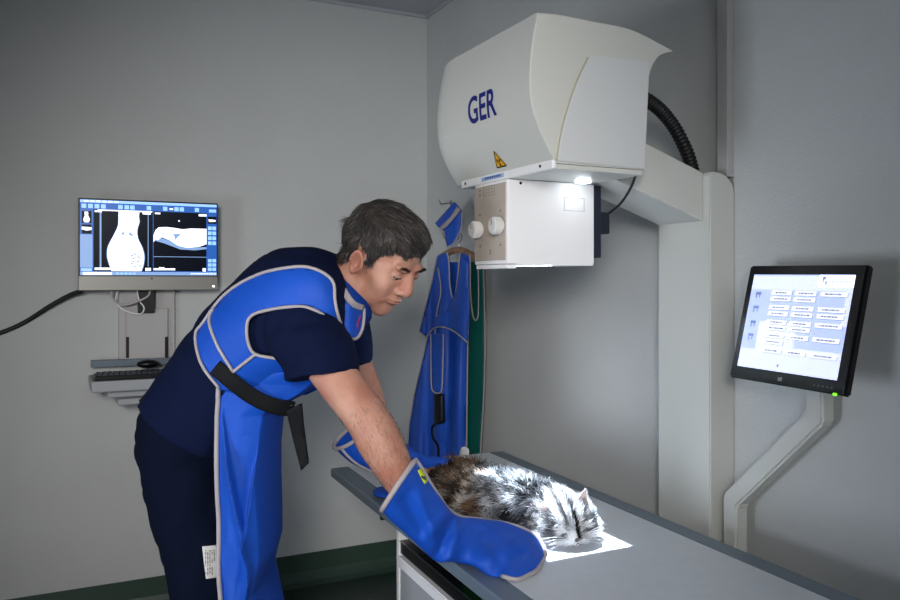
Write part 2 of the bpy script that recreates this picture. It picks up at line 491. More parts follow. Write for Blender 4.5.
# ------------------------------------------------------------------ collimator
CXm, CYm = 1.088, 1.722
bx0, bx1, by0, by1, bz0, bz1 = .965, 1.215, 1.642, 1.808, 1.376, zb-.013
co = thing('collimator', 'white box collimator with two grey dials hanging under the cream x-ray head', 'collimator', (CXm, CYm, bz0))
bm = bmesh.new(); t = .004
box(bm, (bx0, by0, bz0+.003), (bx1, by0+t, bz1), bev=.0015); box(bm, (bx0, by1-t, bz0+.003), (bx1, by1, bz1), bev=.0015)
box(bm, (bx0, by0+t, bz0+.003), (bx0+t, by1-t, bz1)); box(bm, (bx1-t, by0+t, bz0+.003), (bx1, by1-t, bz1))
box(bm, (bx0+t, by0+t, bz1-t), (bx1-t, by1-t, bz1))
obj('casing', bm, M['white'], co)
# aperture plate with rectangular window (blades)
SRC = 1.56
k_ = (SRC-bz0)/(SRC-.72)
ax, ay0, ay1 = .117*k_, CYm+(1.487-CYm)*k_, CYm+(1.965-CYm)*k_
bm = bmesh.new(); zz = (bz0, bz0+.0036)
box(bm, (bx0+.03, by0, zz[0]), (CXm-ax, by1, zz[1])); box(bm, (CXm+ax, by0, zz[0]), (bx1-.003, by1, zz[1]))
box(bm, (CXm-ax, by0, zz[0]), (CXm+ax, ay0, zz[1])); box(bm, (CXm-ax, ay1, zz[0]), (CXm+ax, by1, zz[1]))
box(bm, (bx0+.0005, by0+.0005, zz[1]-.0), (bx0+.031, by1-.0005, zz[1]+.001))
obj('aperture_plate', bm, M['white'], co)
bm = bmesh.new(); box(bm, (CXm-.0004, ay0, bz0), (CXm+.0004, ay1, bz0+.001)); box(bm, (CXm-ax, CYm-.0004, bz0), (CXm+ax, CYm+.0004, bz0+.001)); obj('crosshair_wire', bm, M['darkpl'], co)
bm = bmesh.new(); box(bm, (bx0+.004, by0+.012, bz0-.008), (bx0+.03, by1+.0, bz0+.002), bev=.001); obj('accessory_rail', bm, M['white'], co)
# control panel on -x side
bm = bmesh.new(); box(bm, (bx0-.003, by0+.007, bz0+.012), (bx0-.0005, by1-.004, bz1-.006), bev=.0008); cp = obj('control_panel', bm, M['panel'], co)
bm = bmesh.new()
def pf(y0, y1, z0, z1): box(bm, (bx0-.0036, y0, z0), (bx0-.0029, y1, z1))
for k in range(5): pf(1.700+k*.014, 1.7008+k*.014, 1.548, 1.572); 
for k in range(4): pf(1.700, 1.7568, 1.548+k*.008, 1.5486+k*.008)
for (y, z) in ((1.775, 1.565), (1.775, 1.553), (1.775, 1.503), (1.672, 1.507), (1.672, 1.425), (1.775, 1.425), (1.722, 1.405), (1.722, 1.412)): pf(y-.003, y+.003, z-.0025, z+.0025)
obj('panel_print', bm, M['grey_ink'], cp)
for y, z in ((1.772, 1.466), (1.668, 1.470)):
    b0 = bmesh.new(); cyl(b0, (bx0-.003, y, z), (bx0-.008, y, z), .015, n=32); cyl(b0, (bx0-.008, y, z), (bx0-.028, y, z), .0205, .0195, n=40); cyl(b0, (bx0-.028, y, z), (bx0-.030, y, z), .0195, .017, n=40)
    for q in range(30):
        a = 2*PI*q/30; box(b0, (bx0-.026, y+.0203*math.cos(a)-.0006, z+.0203*math.sin(a)-.0006), (bx0-.009, y+.0203*math.cos(a)+.0006, z+.0203*math.sin(a)+.0006))
    kn = obj('dial', b0, M['knob'], cp)
    b1 = bmesh.new(); box(b1, (bx0-.0315, y-.001, z+.002), (bx0-.0298, y+.001, z+.016)); obj('pointer', b1, M['grey_ink'], kn)
# front face details
bm = bmesh.new()
for a in ((1.125, 1.185, 1.543, 1.5436), (1.125, 1.185, 1.511, 1.5116), (1.125, 1.1256, 1.511, 1.543), (1.1844, 1.185, 1.511, 1.543)):
    box(bm, (a[0], by0-.0007, a[2]), (a[1], by0+.0002, a[3]))
obj('rating_plate', bm, M['grey_ink'], co)
bm = bmesh.new(); cyl(bm, (1.0, by0-.001, 1.572), (1.0, by0+.001, 1.572), .0035, n=14); obj('screw', bm, M['darkpl'], co)
bm = bmesh.new(); box(bm, (bx1+.0005, by0+.002, bz0+.02), (bx1+.024, by1-.006, bz1-.002), bev=.002); box(bm, (bx1+.0235, by0+.02, 1.458), (bx1+.066, by0+.075, 1.514), bev=.004); pl = obj('connector_plate', bm, M['navypl'], co)
bm = TUBE([on_y(606, 215, 1.69), on_y(612, 211, 1.67), on_y(621, 203, 1.63), on_y(629, 191, 1.58), on_y(634, 180, 1.55), on_y(636, 171, 1.53)], .0032, n=8, k=8)
obj('cable', bm, M['rubber'], co)
# added glowing block imitating the light leak between head and collimator
lm = obj('leak_glow_block', BOX((1.135, 1.585, zb-.018), (1.165, 1.61, zb-.0125), bev=.002), M['leakglow'], hd)

# collimator light field
ld = bpy.data.lights.new('collimator_lamp', 'POINT'); ld.energy = 580; ld.shadow_soft_size = .0022; ld.color = (.72, .86, 1.0)
lo = bpy.data.objects.new('collimator_lamp', ld); C.objects.link(lo); lo.location = (CXm, CYm, SRC)

# ------------------------------------------------------------------ table
TA = math.radians(-2.0)
TZ = .72
T0 = V((1.457, 2.514, 0))       # far outer corner
tb = thing('xray_table', 'grey-topped x-ray table with slate side rails running along the right wall', 'table', (1.15, 1.6, 0), 0)
RT = Matrix.Rotation(TA, 4, 'Z')
def tl(u, v, z): # u from near rail(0) to far rail (width), v distance from the end towards the camera
    return T0 + (RT @ V((-(Wt-u), -v, 0))) + V((0, 0, z))
Wt = .642; Lt = 1.75
def tbox(bm, u0, u1, v0, v1, z0, z1, mi=0, bev=0):
    a = [tl(u0, v0, z0), tl(u1, v0, z0), tl(u1, v1, z0), tl(u0, v1, z0)]
    prism(bm, a, (0, 0, z1-z0), mi=mi, bev=bev)
bm = bmesh.new(); tbox(bm, .061, Wt-.056, .0, Lt, TZ-.03, TZ, bev=.001); obj('tabletop', bm, M['tabletop'], tb)
bm = bmesh.new()
prism(bm, [tl(u, 0, z) for u, z in ((0, TZ-.004), (.004, TZ), (.06, TZ), (.06, TZ-.034), (.012, TZ-.034), (.0, TZ-.026))], tl(0, Lt, 0)-tl(0, 0, 0), bev=.0008)
obj('side_rail', bm, M['rail'], tb)
bm = bmesh.new()
prism(bm, [tl(Wt-u, 0, z) for u, z in ((0, TZ-.004), (.004, TZ), (.055, TZ), (.055, TZ-.034), (.012, TZ-.034), (.0, TZ-.026))], tl(0, Lt, 0)-tl(0, 0, 0), bev=.0008)
obj('side_rail', bm, M['rail'], tb)
# base cabinet
bv0, bv1 = .50, 1.62
zc = TZ-.0345
cb = bmesh.new()
tbox(cb, .044, Wt-.03, bv0, bv0+.018, .001, zc, bev=.001)      # end panel
tbox(cb, .044, Wt-.03, bv1-.018, bv1, .001, zc, bev=.001)
tbox(cb, Wt-.045, Wt-.03, bv0+.018, bv1-.018, .001, zc)
tbox(cb, .044, .059, bv0+.018, bv1-.018, zc-.012, zc)          # top lip
tbox(cb, .045, Wt-.045, bv0+.018, bv1-.018, .05, .07)
cbo = obj('base_frame', cb, M['white'], tb)
bm = bmesh.new(); tbox(bm, .048, .064, bv0+.019, bv1-.019, .01, zc-.125, bev=.001); obj('side_panel', bm, M['cabinet'], tb)
bm = bmesh.new(); tbox(bm, .038, .084, bv0+.019, bv1-.019, zc-.124, zc-.095, bev=.003); obj('ledge', bm, M['white'], tb)
bm = bmesh.new(); tbox(bm, .048, .074, bv0+.02, bv1-.02, zc-.09, zc-.055, bev=.001); tr = obj('tray_runner', bm, M['darkpl'], tb)
bm = bmesh.new(); tbox(bm, .045, .048, bv0+.02, bv1-.02, zc-.0575, zc-.0545); obj('chrome_edge', bm, M['steel'], tr)
bm = bmesh.new(); tbox(bm, .13, .14, bv0+.02, bv1-.02, zc-.09, zc-.013); obj('inner_panel', bm, M['darkin'], tb)
bm = bmesh.new(); tbox(bm, .076, .126, bv0+.36, bv0+.62, zc-.054, zc-.02, bev=.002); obj('green_glimpse_block', bm, M['green'], tb)  # made-up green block standing in for lit floor glimpsed through the opening
bm = bmesh.new(); p = tl(.04, .42, TZ-.045); box(bm, p-V((.012, .012, .010)), p+V((.012, .012, .010)), bev=.003); cyl(bm, p-V((0.01, 0.02, .0)), p-V((.022, .02, 0)), .008, n=12); obj('rail_clamp', bm, M['darkpl'], tb)

# ------------------------------------------------------------------ touch screen on its support
def mon(u, v, w=0):  # u 0..1 left-right, v 0..1 top-down on the screen face, w outwards
    return None
sT = 1.9
cTL = W(756, 275, sT); cTR = W(857.5, 275.5, sT*.8641); cBR = W(839, 381, sT*.8542); cBL = W(739, 366, sT*.9901)
ux = ((cTR-cTL)+(cBR-cBL))/2; wS = ux.length; ux.normalize()
vy = ((cBL-cTL)+(cBR-cTR))/2; hS = vy.length; vy = (vy-ux*vy.dot(ux)).normalized()
nn = ux.cross(vy); 
if nn.dot(CAM-cTL) < 0: nn = -nn
def ms(u, v, w=0): return cTL + ux*(u*wS) + vy*(v*hS) + nn*w
def mbox(bm, u0, u1, v0, v1, w0, w1, bev=0, mi=0):
    prism(bm, [ms(u0, v0, w0), ms(u1, v0, w0), ms(u1, v1, w0), ms(u0, v1, w0)], nn*(w1-w0), bev=bev, mi=mi)
ts = thing('touch_screen', 'black framed touch screen showing rows of buttons, on the right wall side', 'monitor', ms(.5, 1.1, -.03))
bm = bmesh.new(); mbox(bm, -.075, 1.085, -.10, 1.13, -.016, .004, bev=.004)
obj('bezel', bm, M['darkpl'], ts)
bm = bmesh.new(); mbox(bm, .08, .85, .1, .95, -.042, -.0165, bev=.010); obj('back_cover', bm, M['darkpl'], ts)
bm = bmesh.new()
mats = [M['scr_pale'], M['scr_pale2'], M['scr_btn'], M['scr_txt'], M['scr_white']]
def mq(u0, u1, v0, v1, mi, w=.006):
    f = bm.faces.new([bm.verts.new(ms(u0, v0, w)), bm.verts.new(ms(u1, v0, w)), bm.verts.new(ms(u1, v1, w)), bm.verts.new(ms(u0, v1, w))]); f.material_index = mi
mq(0, 1, 0, 1, 0, .0048)
mq(0, 1, 0, .015, 1, .0052); mq(.0, .16, .16, .80, 1, .0050); mq(.16, .95, .16, .50, 1, .0050); mq(.55, 1, .5, .75, 1, .0050); mq(.68, 1, .0, .12, 4, .0052)
rows = [.17, .235, .325, .39, .48, .54, .62, .685, .775]
btn = {0: (0, 1, 2), 1: (0, 1), 2: (0, 1, 2), 3: (0, 1, 2), 4: (0, 1, 2), 5: (0, 1), 6: (0, 1, 2), 7: (0,), 8: (0, 1, 2)}
for i, v in enumerate(rows):
    for j in btn[i]:
        u = (.23, .47, .72)[j]+.0; vv = v+(.04 if i == 7 and j else 0)
        wd = .21 if j < 2 else .245
        mq(u+.006, u+wd+.006, vv+.006, vv+.05, 3, .0053); mq(u, u+wd, vv, vv+.045, 2, .0056)
        rnd = random.Random(i*3+j); a = u+.04
        while a < u+wd-.05:
            l = rnd.uniform(.012, .035); mq(a, a+l, vv+.014, vv+.030, 3, .0060); a += l+.006
for v in (.19, .34, .50, .64):
    mq(.06, .12, v, v+.03, 3, .0055); mq(.065, .078, v+.03, v+.07, 3, .0055); mq(.10, .112, v+.03, v+.06, 3, .0055)
mq(.715, .745, .02, .05, 3, .006); mq(.72, .73, .05, .085, 3, .006); mq(.745, .76, .06, .10, 3, .006)
for k in range(7): mq(.80+k*.026, .817+k*.026, .055, .085, 1, .006)
mq(.425, .445, .925, .955, 3, .006)
so = obj('screen', bm, mats, ts)
bm = bmesh.new(); mbox(bm, .455, .475, 1.055, 1.09, .004, .0046); mbox(bm, .48, .495, 1.05, 1.09, .004, .0046); obj('maker_mark', bm, M['trim'], ts)
bm = bmesh.new()
for k in range(5): mbox(bm, .80+k*.04, .812+k*.04, 1.07, 1.08, .004, .0045)
obj('button_marks', bm, M['grey_ink'], ts)
bm = bmesh.new(); mbox(bm, .985, 1.01, 1.118, 1.14, .0, .006, bev=.001); obj('power_light', bm, M['led_green'], ts)
# support
XS = 1.535
def sp(px, py): return on_x(px, py, XS)
hw = .0235
sup = thing('screen_support', 'pale cranked tube rising from the table edge to hold the touch screen', 'support arm', (XS, sp(732, 500).y, .0))
bm = bmesh.new()
pa = sp(732.5, 500); pb = sp(817, 418); 
top_z = sp(817, 388).z
def ribbon(pts2, t0, t1):  # outline in (y,z) on x range
    b = bmesh.new(); prism(b, [(t0, y, z) for y, z in pts2], (t1-t0, 0, 0), bev=.006, seg=3); return b
d = V((pb.y-pa.y, pb.z-pa.z)).normalized(); nrm = V((-d.y, d.x))
if nrm.y < 0: nrm = -nrm
ya, za, yb_, zb_ = pa.y, pa.z, pb.y, pb.z
def atx(line_p, yv): return line_p.y + d.y/d.x*(yv-line_p.x)
up_l = V((ya, za))+nrm*hw; lo_l = V((ya, za))-nrm*hw
pts = [(ya+hw, .002), (ya+hw, atx(up_l, ya+hw)), (yb_+hw, atx(up_l, yb_+hw)), (yb_+hw, top_z), (yb_-hw, top_z), (yb_-hw, atx(lo_l, yb_-hw)), (ya-hw, atx(lo_l, ya-hw)), (ya-hw, .002)]
obj('post', ribbon(pts, XS-.012, XS+.03), M['cream'], sup)
bm = bmesh.new(); box(bm, (XS-.022, yb_-.028, top_z-.003), (XS+.012, yb_+.028, top_z+.10), bev=.003); obj('mounting_plate', bm, M['darkpl'], sup)

# ------------------------------------------------------------------ wall workstation on the back wall
YM = 3.35
def by(px, py, y=YM): return on_y(px, py, y)
def ybox(bm, px0, py0, px1, py1, y0, y1, bev=0, mi=0, ref=None):
    """box spanning the pixel corners measured on plane y0, reaching back to y1"""
    a = on_y(px0, py0, y0); b = on_y(px1, py1, y0)
    box(bm, (a.x, y0, b.z), (b.x, y1, a.z), bev=bev, mi=mi)
a = by(78, 198); b = by(218, 290)
mx0, mx1, mz1 = a.x, b.x, by(78, 198).z; mz0 = by(148, 290.5).z; mz1 = by(78, 197.5).z
mo = thing('wall_computer', 'silver all-in-one computer on the back wall showing two animal x-rays', 'computer monitor', ((mx0+mx1)/2, YM+.03, mz0))
bm = bmesh.new(); box(bm, (mx0, YM, mz0), (mx1, YM+.035, mz1), bev=.003); obj('case', bm, M['alu'], mo)
chin = .056
bm = bmesh.new(); box(bm, (mx0+.002, YM-.003, mz0+chin), (mx1-.002, YM, mz1-.002)); obj('bezel', bm, M['darkpl'], mo)
sx0, sx1, sz0, sz1 = mx0+.007, mx1-.006, mz0+chin+.004, mz1-.007
bm = bmesh.new()
mats = [M['scr_black'], M['scr_blue'], M['scr_light'], M['scr_white'], M['scr_mid']]
def sq(u0, u1, v0, v1, mi, e=.004):
    X = lambda u: sx0+(sx1-sx0)*u; ZZ = lambda v: sz1-(sz1-sz0)*v
    bm.faces.new([bm.verts.new((X(u), YM-e, ZZ(v))) for u, v in ((u0, v0), (u1, v0), (u1, v1), (u0, v1))]).material_index = mi
def sp2(pts, mi, e=.0048):
    bm.faces.new([bm.verts.new((sx0+(sx1-sx0)*u, YM-e, sz1-(sz1-sz0)*v)) for u, v in pts]).material_index = mi
sq(0, 1, 0, 1, 1, .0035); sq(0, 1, 0, .035, 2); sq(0, 1, .955, 1, 4); sq(.02, .22, .96, .995, 3, .0045)
for k in range(5): sq(.25+k*.03, .27+k*.03, .965, .99, 2, .0045)
for k in range(10): sq(.80+k*.02, .812+k*.02, .97, .985, 3, .0045)
for k in range(6): sq(.03+k*.042, .055+k*.042, .008, .026, 3, .0045)
for u in (.01, .055, .10, .145, .265, .31, .35, .47, .59, .675, .715, .83): sq(u, u+.032, .055, .11, 2, .0045)
sq(.64, .665, .075, .095, 3, .0045)
# left column
for v in (.15, .33): sq(.012, .078, v, v+(.16 if v < .2 else .12), 0, .0042)
sp2([(.03, .16), (.055, .16), (.055, .21), (.068, .26), (.06, .30), (.028, .30), (.022, .26), (.032, .21)], 3)
sp2([(.012, .36), (.078, .365), (.078, .40), (.045, .41), (.012, .395)], 3)
sq(.0, .085, .46, .9, 4, .0040); sq(.005, .08, .91, .945, 2, .0045)
# left image
sq(.092, .515, .125, .95, 0, .0042); sq(.135, .147, .135, .90, 4, .0045); sq(.478, .483, .14, .88, 4, .0045); sq(.12, .51, .125, .14, 3, .0047)
body = c2([(.268, .135), (.268, .25), (.262, .35), (.225, .50), (.195, .62), (.19, .75), (.205, .86), (.22, .945)], 3) + c2([(.43, .945), (.445, .85), (.45, .74), (.435, .62), (.405, .50), (.40, .38), (.415, .28), (.412, .2), (.415, .135)], 3)
sp2([(.32+(u-.32)*1.05, v) for u, v in body], 4, .0044); sp2(body, 3)
for pts in ([(.30, .38), (.295, .42), (.27, .48), (.285, .45), (.31, .46)], [(.35, .38), (.355, .42), (.385, .49), (.368, .47), (.34, .46)]): sp2(pts, 4, .0050)
for u, v in ((.35, .72), (.37, .70), (.36, .76), (.40, .74), (.395, .80), (.35, .83), (.37, .87), (.41, .86), (.36, .80)): sp2([(u, v), (u+.02, v+.005), (u+.022, v+.03), (u+.008, v+.022)], 4, .0050)
sq(.10, .15, .14, .16, 3, .0046); sq(.44, .50, .14, .17, 3, .0052); sq(.10, .21, .90, .93, 3, .0052); sq(.46, .50, .90, .94, 3, .0052)
# right image
sq(.52, .92, .125, .95, 0, .0042); sq(.52, .92, .74, .748, 4, .0046)
sp2([(.52, .47), (.56, .48), (.64, .52), (.70, .57), (.76, .60), (.83, .61), (.92, .60), (.92, .63), (.83, .65), (.72, .64), (.60, .56), (.52, .52)], 4, .0044)
sp2([(.52, .45), (.535, .38), (.56, .34), (.62, .335), (.68, .345), (.74, .36), (.80, .345), (.92, .345), (.92, .56), (.86, .60), (.77, .615), (.70, .585), (.645, .52), (.58, .475), (.55, .52), (.535, .50), (.52, .55)], 3)
sp2([(.66, .43), (.73, .42), (.70, .47), (.68, .52), (.675, .46)], 4, .0050)
sq(.53, .57, .14, .16, 3, .0052); sq(.86, .92, .14, .17, 3, .0052); sq(.52, .68, .905, .93, 3, .0052); sq(.56, .60, .89, .905, 3, .0052); sq(.89, .915, .90, .945, 3, .0052); sq(.705, .715, .235, .255, 3, .0052)
sq(.53, .88, .945, .952, 1, .0052)
# right column
sq(.94, .995, .07, .11, 2, .0045); sq(.93, .998, .17, .27, 0, .0045); sp2([(.935, .21), (.99, .215), (.992, .24), (.94, .245)], 3)
for r_ in range(4):
    for c_ in range(2): sq(.932+c_*.034, .96+c_*.034, .31+r_*.07, .36+r_*.07, 2, .0045)
for r_ in range(3):
    for c_ in range(2): sq(.932+c_*.034, .96+c_*.034, .77+r_*.06, .815+r_*.06, 2, .0045)
obj('screen', bm, mats, mo)
bm = bmesh.new(); cyl(bm, ((mx0+mx1)/2+.005, YM-.0006, mz0+chin-.009), ((mx0+mx1)/2+.005, YM+.001, mz0+chin-.009), .0035, n=12); obj('logo_dot', bm, M['darkpl'], mo)
bm = bmesh.new(); box(bm, (mx1-.022, YM-.0006, mz0+.013), (mx1-.014, YM+.001, mz0+.019)); obj('power_light', bm, M['led_white'], mo)
# wall mount
wm = thing('wall_mount', 'pale upright wall plate and keyboard shelf under the wall computer', 'wall mount', (.35, YB, .9))
bm = bmesh.new(); pA = on_y(119, 292, 3.44); pB = on_y(175, 361, 3.44); box(bm, (pA.x, 3.445, pB.z), (pB.x, YB-.0005, pA.z+.2), bev=.002); bk = obj('back_plate', bm, M['duct'], wm)
bm = bmesh.new(); ybox(bm, 126, 309, 168, 359, 3.425, 3.4445, bev=.003); obj('front_plate', bm, M['duct'], wm)
for sa, sb in ((126, 129), (165, 168)):
    bm = bmesh.new(); ybox(bm, sa, 337, sb, 358, 3.422, 3.4245); obj('slot', bm, M['darkpl'], wm)
bm = bmesh.new(); ybox(bm, 138, 288, 155, 313, 3.40, 3.4245, bev=.003); obj('vesa_bracket', bm, M['darkpl'], wm)
bm = bmesh.new(); ca = (mx0+mx1)/2; box(bm, (ca-.04, YM+.036, 1.33), (ca+.03, 3.444, 1.42), bev=.003); obj('mount_arm', bm, M['darkpl'], wm)
bm = bmesh.new(); aa = on_y(91, 361, 3.40); bb = on_y(185, 363.5, 3.40); box(bm, (aa.x, 3.40, bb.z), (bb.x, 3.444, aa.z), bev=.001); obj('upper_shelf', bm, M['rail'], wm)
bm = bmesh.new(); aa = on_y(91, 382, 3.20); bb = on_y(185, 388, 3.20); box(bm, (aa.x, 3.20, bb.z), (bb.x, 3.444, aa.z), bev=.006, seg=3)
box(bm, (aa.x+.06, 3.26, bb.z-.03), (bb.x-.03, 3.444, bb.z-.0005), bev=.006); box(bm, (aa.x+.09, 3.22, bb.z-.055), (aa.x+.2, 3.40, bb.z-.0305), bev=.006)
tray = obj('keyboard_tray', bm, M['cabinet'], wm)
kb = thing('keyboard', 'black keyboard resting on the wall shelf behind the man', 'keyboard', ((aa.x+bb.x)/2, 3.32, aa.z))
bm = bmesh.new(); box(bm, (aa.x+.012, 3.215, aa.z+.0005), (bb.x-.02, 3.325, aa.z+.018), bev=.003); obj('base', bm, M['darkpl'], kb)
bm = bmesh.new()
for r_ in range(5):
    for c_ in range(15):
        x = aa.x+.022+c_*.0195; box(bm, (x, 3.219+r_*.0205, aa.z+.018), (x+.016, 3.236+r_*.0205, aa.z+.024))
obj('keys', bm, M['navypl'], kb)
ms_ = thing('computer_mouse', 'small black mouse lying behind the keyboard on the wall shelf', 'mouse', on_y(148, 380, 3.40)); 
bm = bmesh.new(); cpt = V((on_y(148, 372, 3.365).x, 3.365, aa.z+.0175)); ell(bm, cpt, (.042, .026, .017)); obj('shell', bm, M['darkpl'], ms_, smooth=True)
bm = bmesh.new(); ell(bm, cpt+V((.0, -.0, .0145)), (.006, .004, .006), n=8); obj('wheel', bm, M['grey_ink'], ms_)
ms_.location = (cpt.x, cpt.y, aa.z)
# cables
bm = TUBE([by(82, 291, 3.40), by(70, 295, 3.42), by(50, 306, 3.44), by(25, 322, 3.4645), by(0, 333, 3.4655), by(-40, 345, 3.4655)], .0085, n=12, k=10)
tag(obj('monitor_cable', bm, M['rubber']), 'thick black cable trailing left from the wall computer along the back wall', 'cable')
bm = TUBE([by(113, 289, 3.40), by(112, 298, 3.40), by(122, 305, 3.395), by(136, 302, 3.39), by(148, 296, 3.39), by(150, 289, 3.40)], .0042, n=8, k=8)
tag(obj('looped_cable', bm, M['duct']), 'grey cable looped just under the wall computer, upper of two', 'cable')
bm = TUBE([by(118, 290, 3.40), by(116, 302, 3.405), by(126, 311, 3.405), by(140, 314, 3.40), by(144, 308, 3.40), by(139, 300, 3.4), by(137, 290, 3.40)], .0028, n=8, k=8)
tag(obj('looped_cable', bm, M['white']), 'thin white cable hanging lowest under the wall computer', 'cable')

# ------------------------------------------------------------------ hanging aprons
def hplane(a, b):   # plane through two floor points (vertical)
    a = V((a[0], a[1], 0)); b = V((b[0], b[1], 0)); t = (b-a).normalized(); n = V((t.y, -t.x, 0)); 
    return a, n
hp0, hn = hplane((1.43, 3.36), (1.545, 2.836))
if hn.x > 0: hn = -hn
def hang(off, fold=.012, fs=1.0, seed=0):
    def f(pts):
        out = []
        for x, y in pts:
            fo = fold*(math.sin(x*.33*fs+seed+(y-260)*.008)*.6+nz((x*.03, y*.012, seed), 1)*1.2)*min(1, (y-240)/90 if y > 240 else 0)
            out.append(on_plane(x, y, hp0+hn*(off+fo), hn))
        return out
    return f
def trimline(bm, pts, f, r=.0032, smooth=True, n=8):
    pp = c2(pts, 4) if smooth else pts
    pp = [(p[0], p[1]) for p in dens(pp, 4, closed=False)]
    tube(bm, f(pp), r, n=n, k=1)
# green apron behind
gf = hang(.0, .004, .8, 2)
ga = thing('lead_apron', 'green lead apron hanging at the right, half hidden behind the blue apron', 'apron', on_plane(477, 500, hp0, hn))
gpoly = [(462, 254), (470, 256), (471, 300), (474, 318), (478, 316), (478.5, 290), (478, 258), (483, 258), (484.5, 300), (485, 350), (483.5, 400), (480.5, 452), (479, 500), (450, 500), (452, 300)]
obj('apron_body', sheet(gpoly, gf, 3, .006), M['leadg'], ga, smooth=True)
bm = bmesh.new(); trimline(bm, [(483, 258), (484.5, 300), (485, 350), (483.5, 400), (480.5, 452), (479, 500)], hang(.004, .004, .8, 2)); trimline(bm, [(470, 256), (471, 300), (474, 319), (478, 316), (478.5, 290), (478, 258)], hang(.004, .004, .8, 2)); obj('binding', bm, M['trim'], ga)
# blue apron
bf = hang(.045, .026, 1.0, 0)
ba = thing('lead_apron', 'blue lead apron with grey binding hanging on a hanger in the corner', 'apron', on_plane(440, 500, hp0+hn*.045, hn))
bpoly = [(437, 256), (447, 252), (449, 262), (450, 285), (453.5, 300), (457, 285), (459, 262), (460, 253), (470, 254), (470, 290), (468, 335), (467, 400), (466.5, 456), (465, 500), (408, 500), (407, 455), (409, 425), (414, 395), (421, 365), (427, 338), (419, 331), (424, 312), (431, 285)]
obj('apron_body', sheet(bpoly, bf, 3, .008), M['leadb'], ba, smooth=True)
obj('back_panel', sheet([(439, 262), (469, 262), (468, 330), (436, 330)], hang(.012, .004, 1, 3), 4, .005), M['leadb'], ba, smooth=True)
obj('back_panel', sheet([(469, 262), (483, 262), (484, 335), (468, 335)], hang(-.014, .002, 1, 3), 4, .005), M['leadg'], ga, smooth=True)
bt = hang(.052, .026, 1.0, 0)
bm = bmesh.new()
trimline(bm, [(437, 256), (431, 285), (424, 312), (419, 331), (427, 338), (421, 365), (414, 395), (409, 425), (407, 455), (408, 500)], bt, smooth=False)
trimline(bm, [(447, 252), (449, 262), (450, 285), (453.5, 300), (457, 285), (459, 262), (460, 253)], bt)
trimline(bm, [(470, 254), (470, 290), (468, 335), (467, 400), (466.5, 456), (465, 500)], bt)
trimline(bm, [(438, 268), (441, 290), (437, 312), (435, 336)], bt)
obj('binding', bm, M['trim'], ba)
ff = hang(.072, .016, 1.0, 0)
fp = c2([(430, 335), (436, 330), (445, 328), (455, 333), (467, 345)], 4) + [(468, 300), (466, 262), (460, 256), (456, 300), (448, 318), (440, 318)] 
obj('chest_flap', sheet(c2([(427, 337), (433, 329), (443, 327), (455, 332), (468, 343)], 3)+[(469, 300), (468, 262), (461, 258), (456, 290), (446, 312), (434, 318)], ff, 3, .006), M['leadb'], ba, smooth=True)
ft = hang(.076, .016, 1.0, 0)
bm = bmesh.new(); trimline(bm, [(427, 337), (433, 329), (443, 327), (455, 332), (468, 343)], ft); obj('flap_binding', bm, M['trim'], ba)
tp = c2([(431, 334), (431, 360), (431.5, 386), (434, 392), (439, 393), (442, 388), (443, 360), (443.5, 334)], 4)
tf = hang(.086, .006, 1.0, 0)
tb_ = obj('strap_tab', sheet(tp, tf, 2.5, .005), M['leadb'], ba, smooth=True)
bm = bmesh.new(); trimline(bm, [(431, 334), (431, 360), (431.5, 386), (434, 392), (439, 393), (442, 388), (443, 360), (443.5, 334)], hang(.089, .006, 1, 0)); obj('tab_binding', bm, M['trim'], ba)
bm = sheet([(434, 394), (442, 394), (443, 423), (434, 425)], hang(.091, .006, 1, 0), 3, .012); obj('buckle', bm, M['darkpl'], ba)
bm = bmesh.new(); trimline(bm, [(437, 422), (432, 428), (433, 438), (438, 446), (438, 462), (436, 480)], hang(.084, .006, 1, 0), r=.005); obj('strap', bm, M['belt'], ba)
bm = sheet(c2([(459, 456), (461, 448), (465, 447), (468, 450), (468, 458)], 3)+[(466, 480), (459, 480)], hang(.072, .006, 1, 0), 3, .005); obj('white_flap', bm, M['white'], ba)
# hanger and hooks
hg = thing('coat_hanger', 'wooden coat hanger on the right wall holding the blue apron', 'hanger', on_plane(459, 248, hp0+hn*.03, hn))
bm = TUBE([on_plane(440, 258, hp0+hn*.030, hn), on_plane(450, 252, hp0+hn*.034, hn), on_plane(459, 250, hp0+hn*.034, hn), on_plane(468, 253, hp0+hn*.034, hn), on_plane(478, 259, hp0+hn*.028, hn)], .014, n=10); obj('shoulder_bar', bm, M['wood'], hg)
bm = TUBE([on_plane(459, 249, hp0+hn*.034, hn), on_plane(459, 243, hp0+hn*.034, hn), on_plane(462, 239, hp0+hn*.030, hn), on_plane(461, 234, hp0+hn*.02, hn), on_plane(457, 235, hp0+hn*.012, hn)], .0025, n=8); obj('hook', bm, M['steel'], hg)
wallp = lambda px, py: on_x(px, py, XR-.0005)
hk = thing('wall_hook', 'small steel hook on the wall above the hanging collar', 'hook', wallp(452, 200))
p = wallp(451, 203); bm = bmesh.new(); cyl(bm, p, p+V((-.004, 0, 0)), .012, n=16); tube(bm, [p, p+V((-.03, 0, -.004)), p+V((-.05, 0, -.006)), p+V((-.06, 0, .012))], .003); obj('prong', bm, M['steel'], hk)
hk2 = thing('wall_hook', 'small steel hook on the wall carrying the wooden hanger', 'hook', wallp(457, 236))
p = wallp(458, 237); bm = bmesh.new(); cyl(bm, p, p+V((-.004, 0, 0)), .012, n=16); tube(bm, [p, p+V((-.045, 0, -.004)), p+V((-.065, 0, -.006)), p+V((-.075, 0, .014))], .003); obj('prong', bm, M['steel'], hk2)
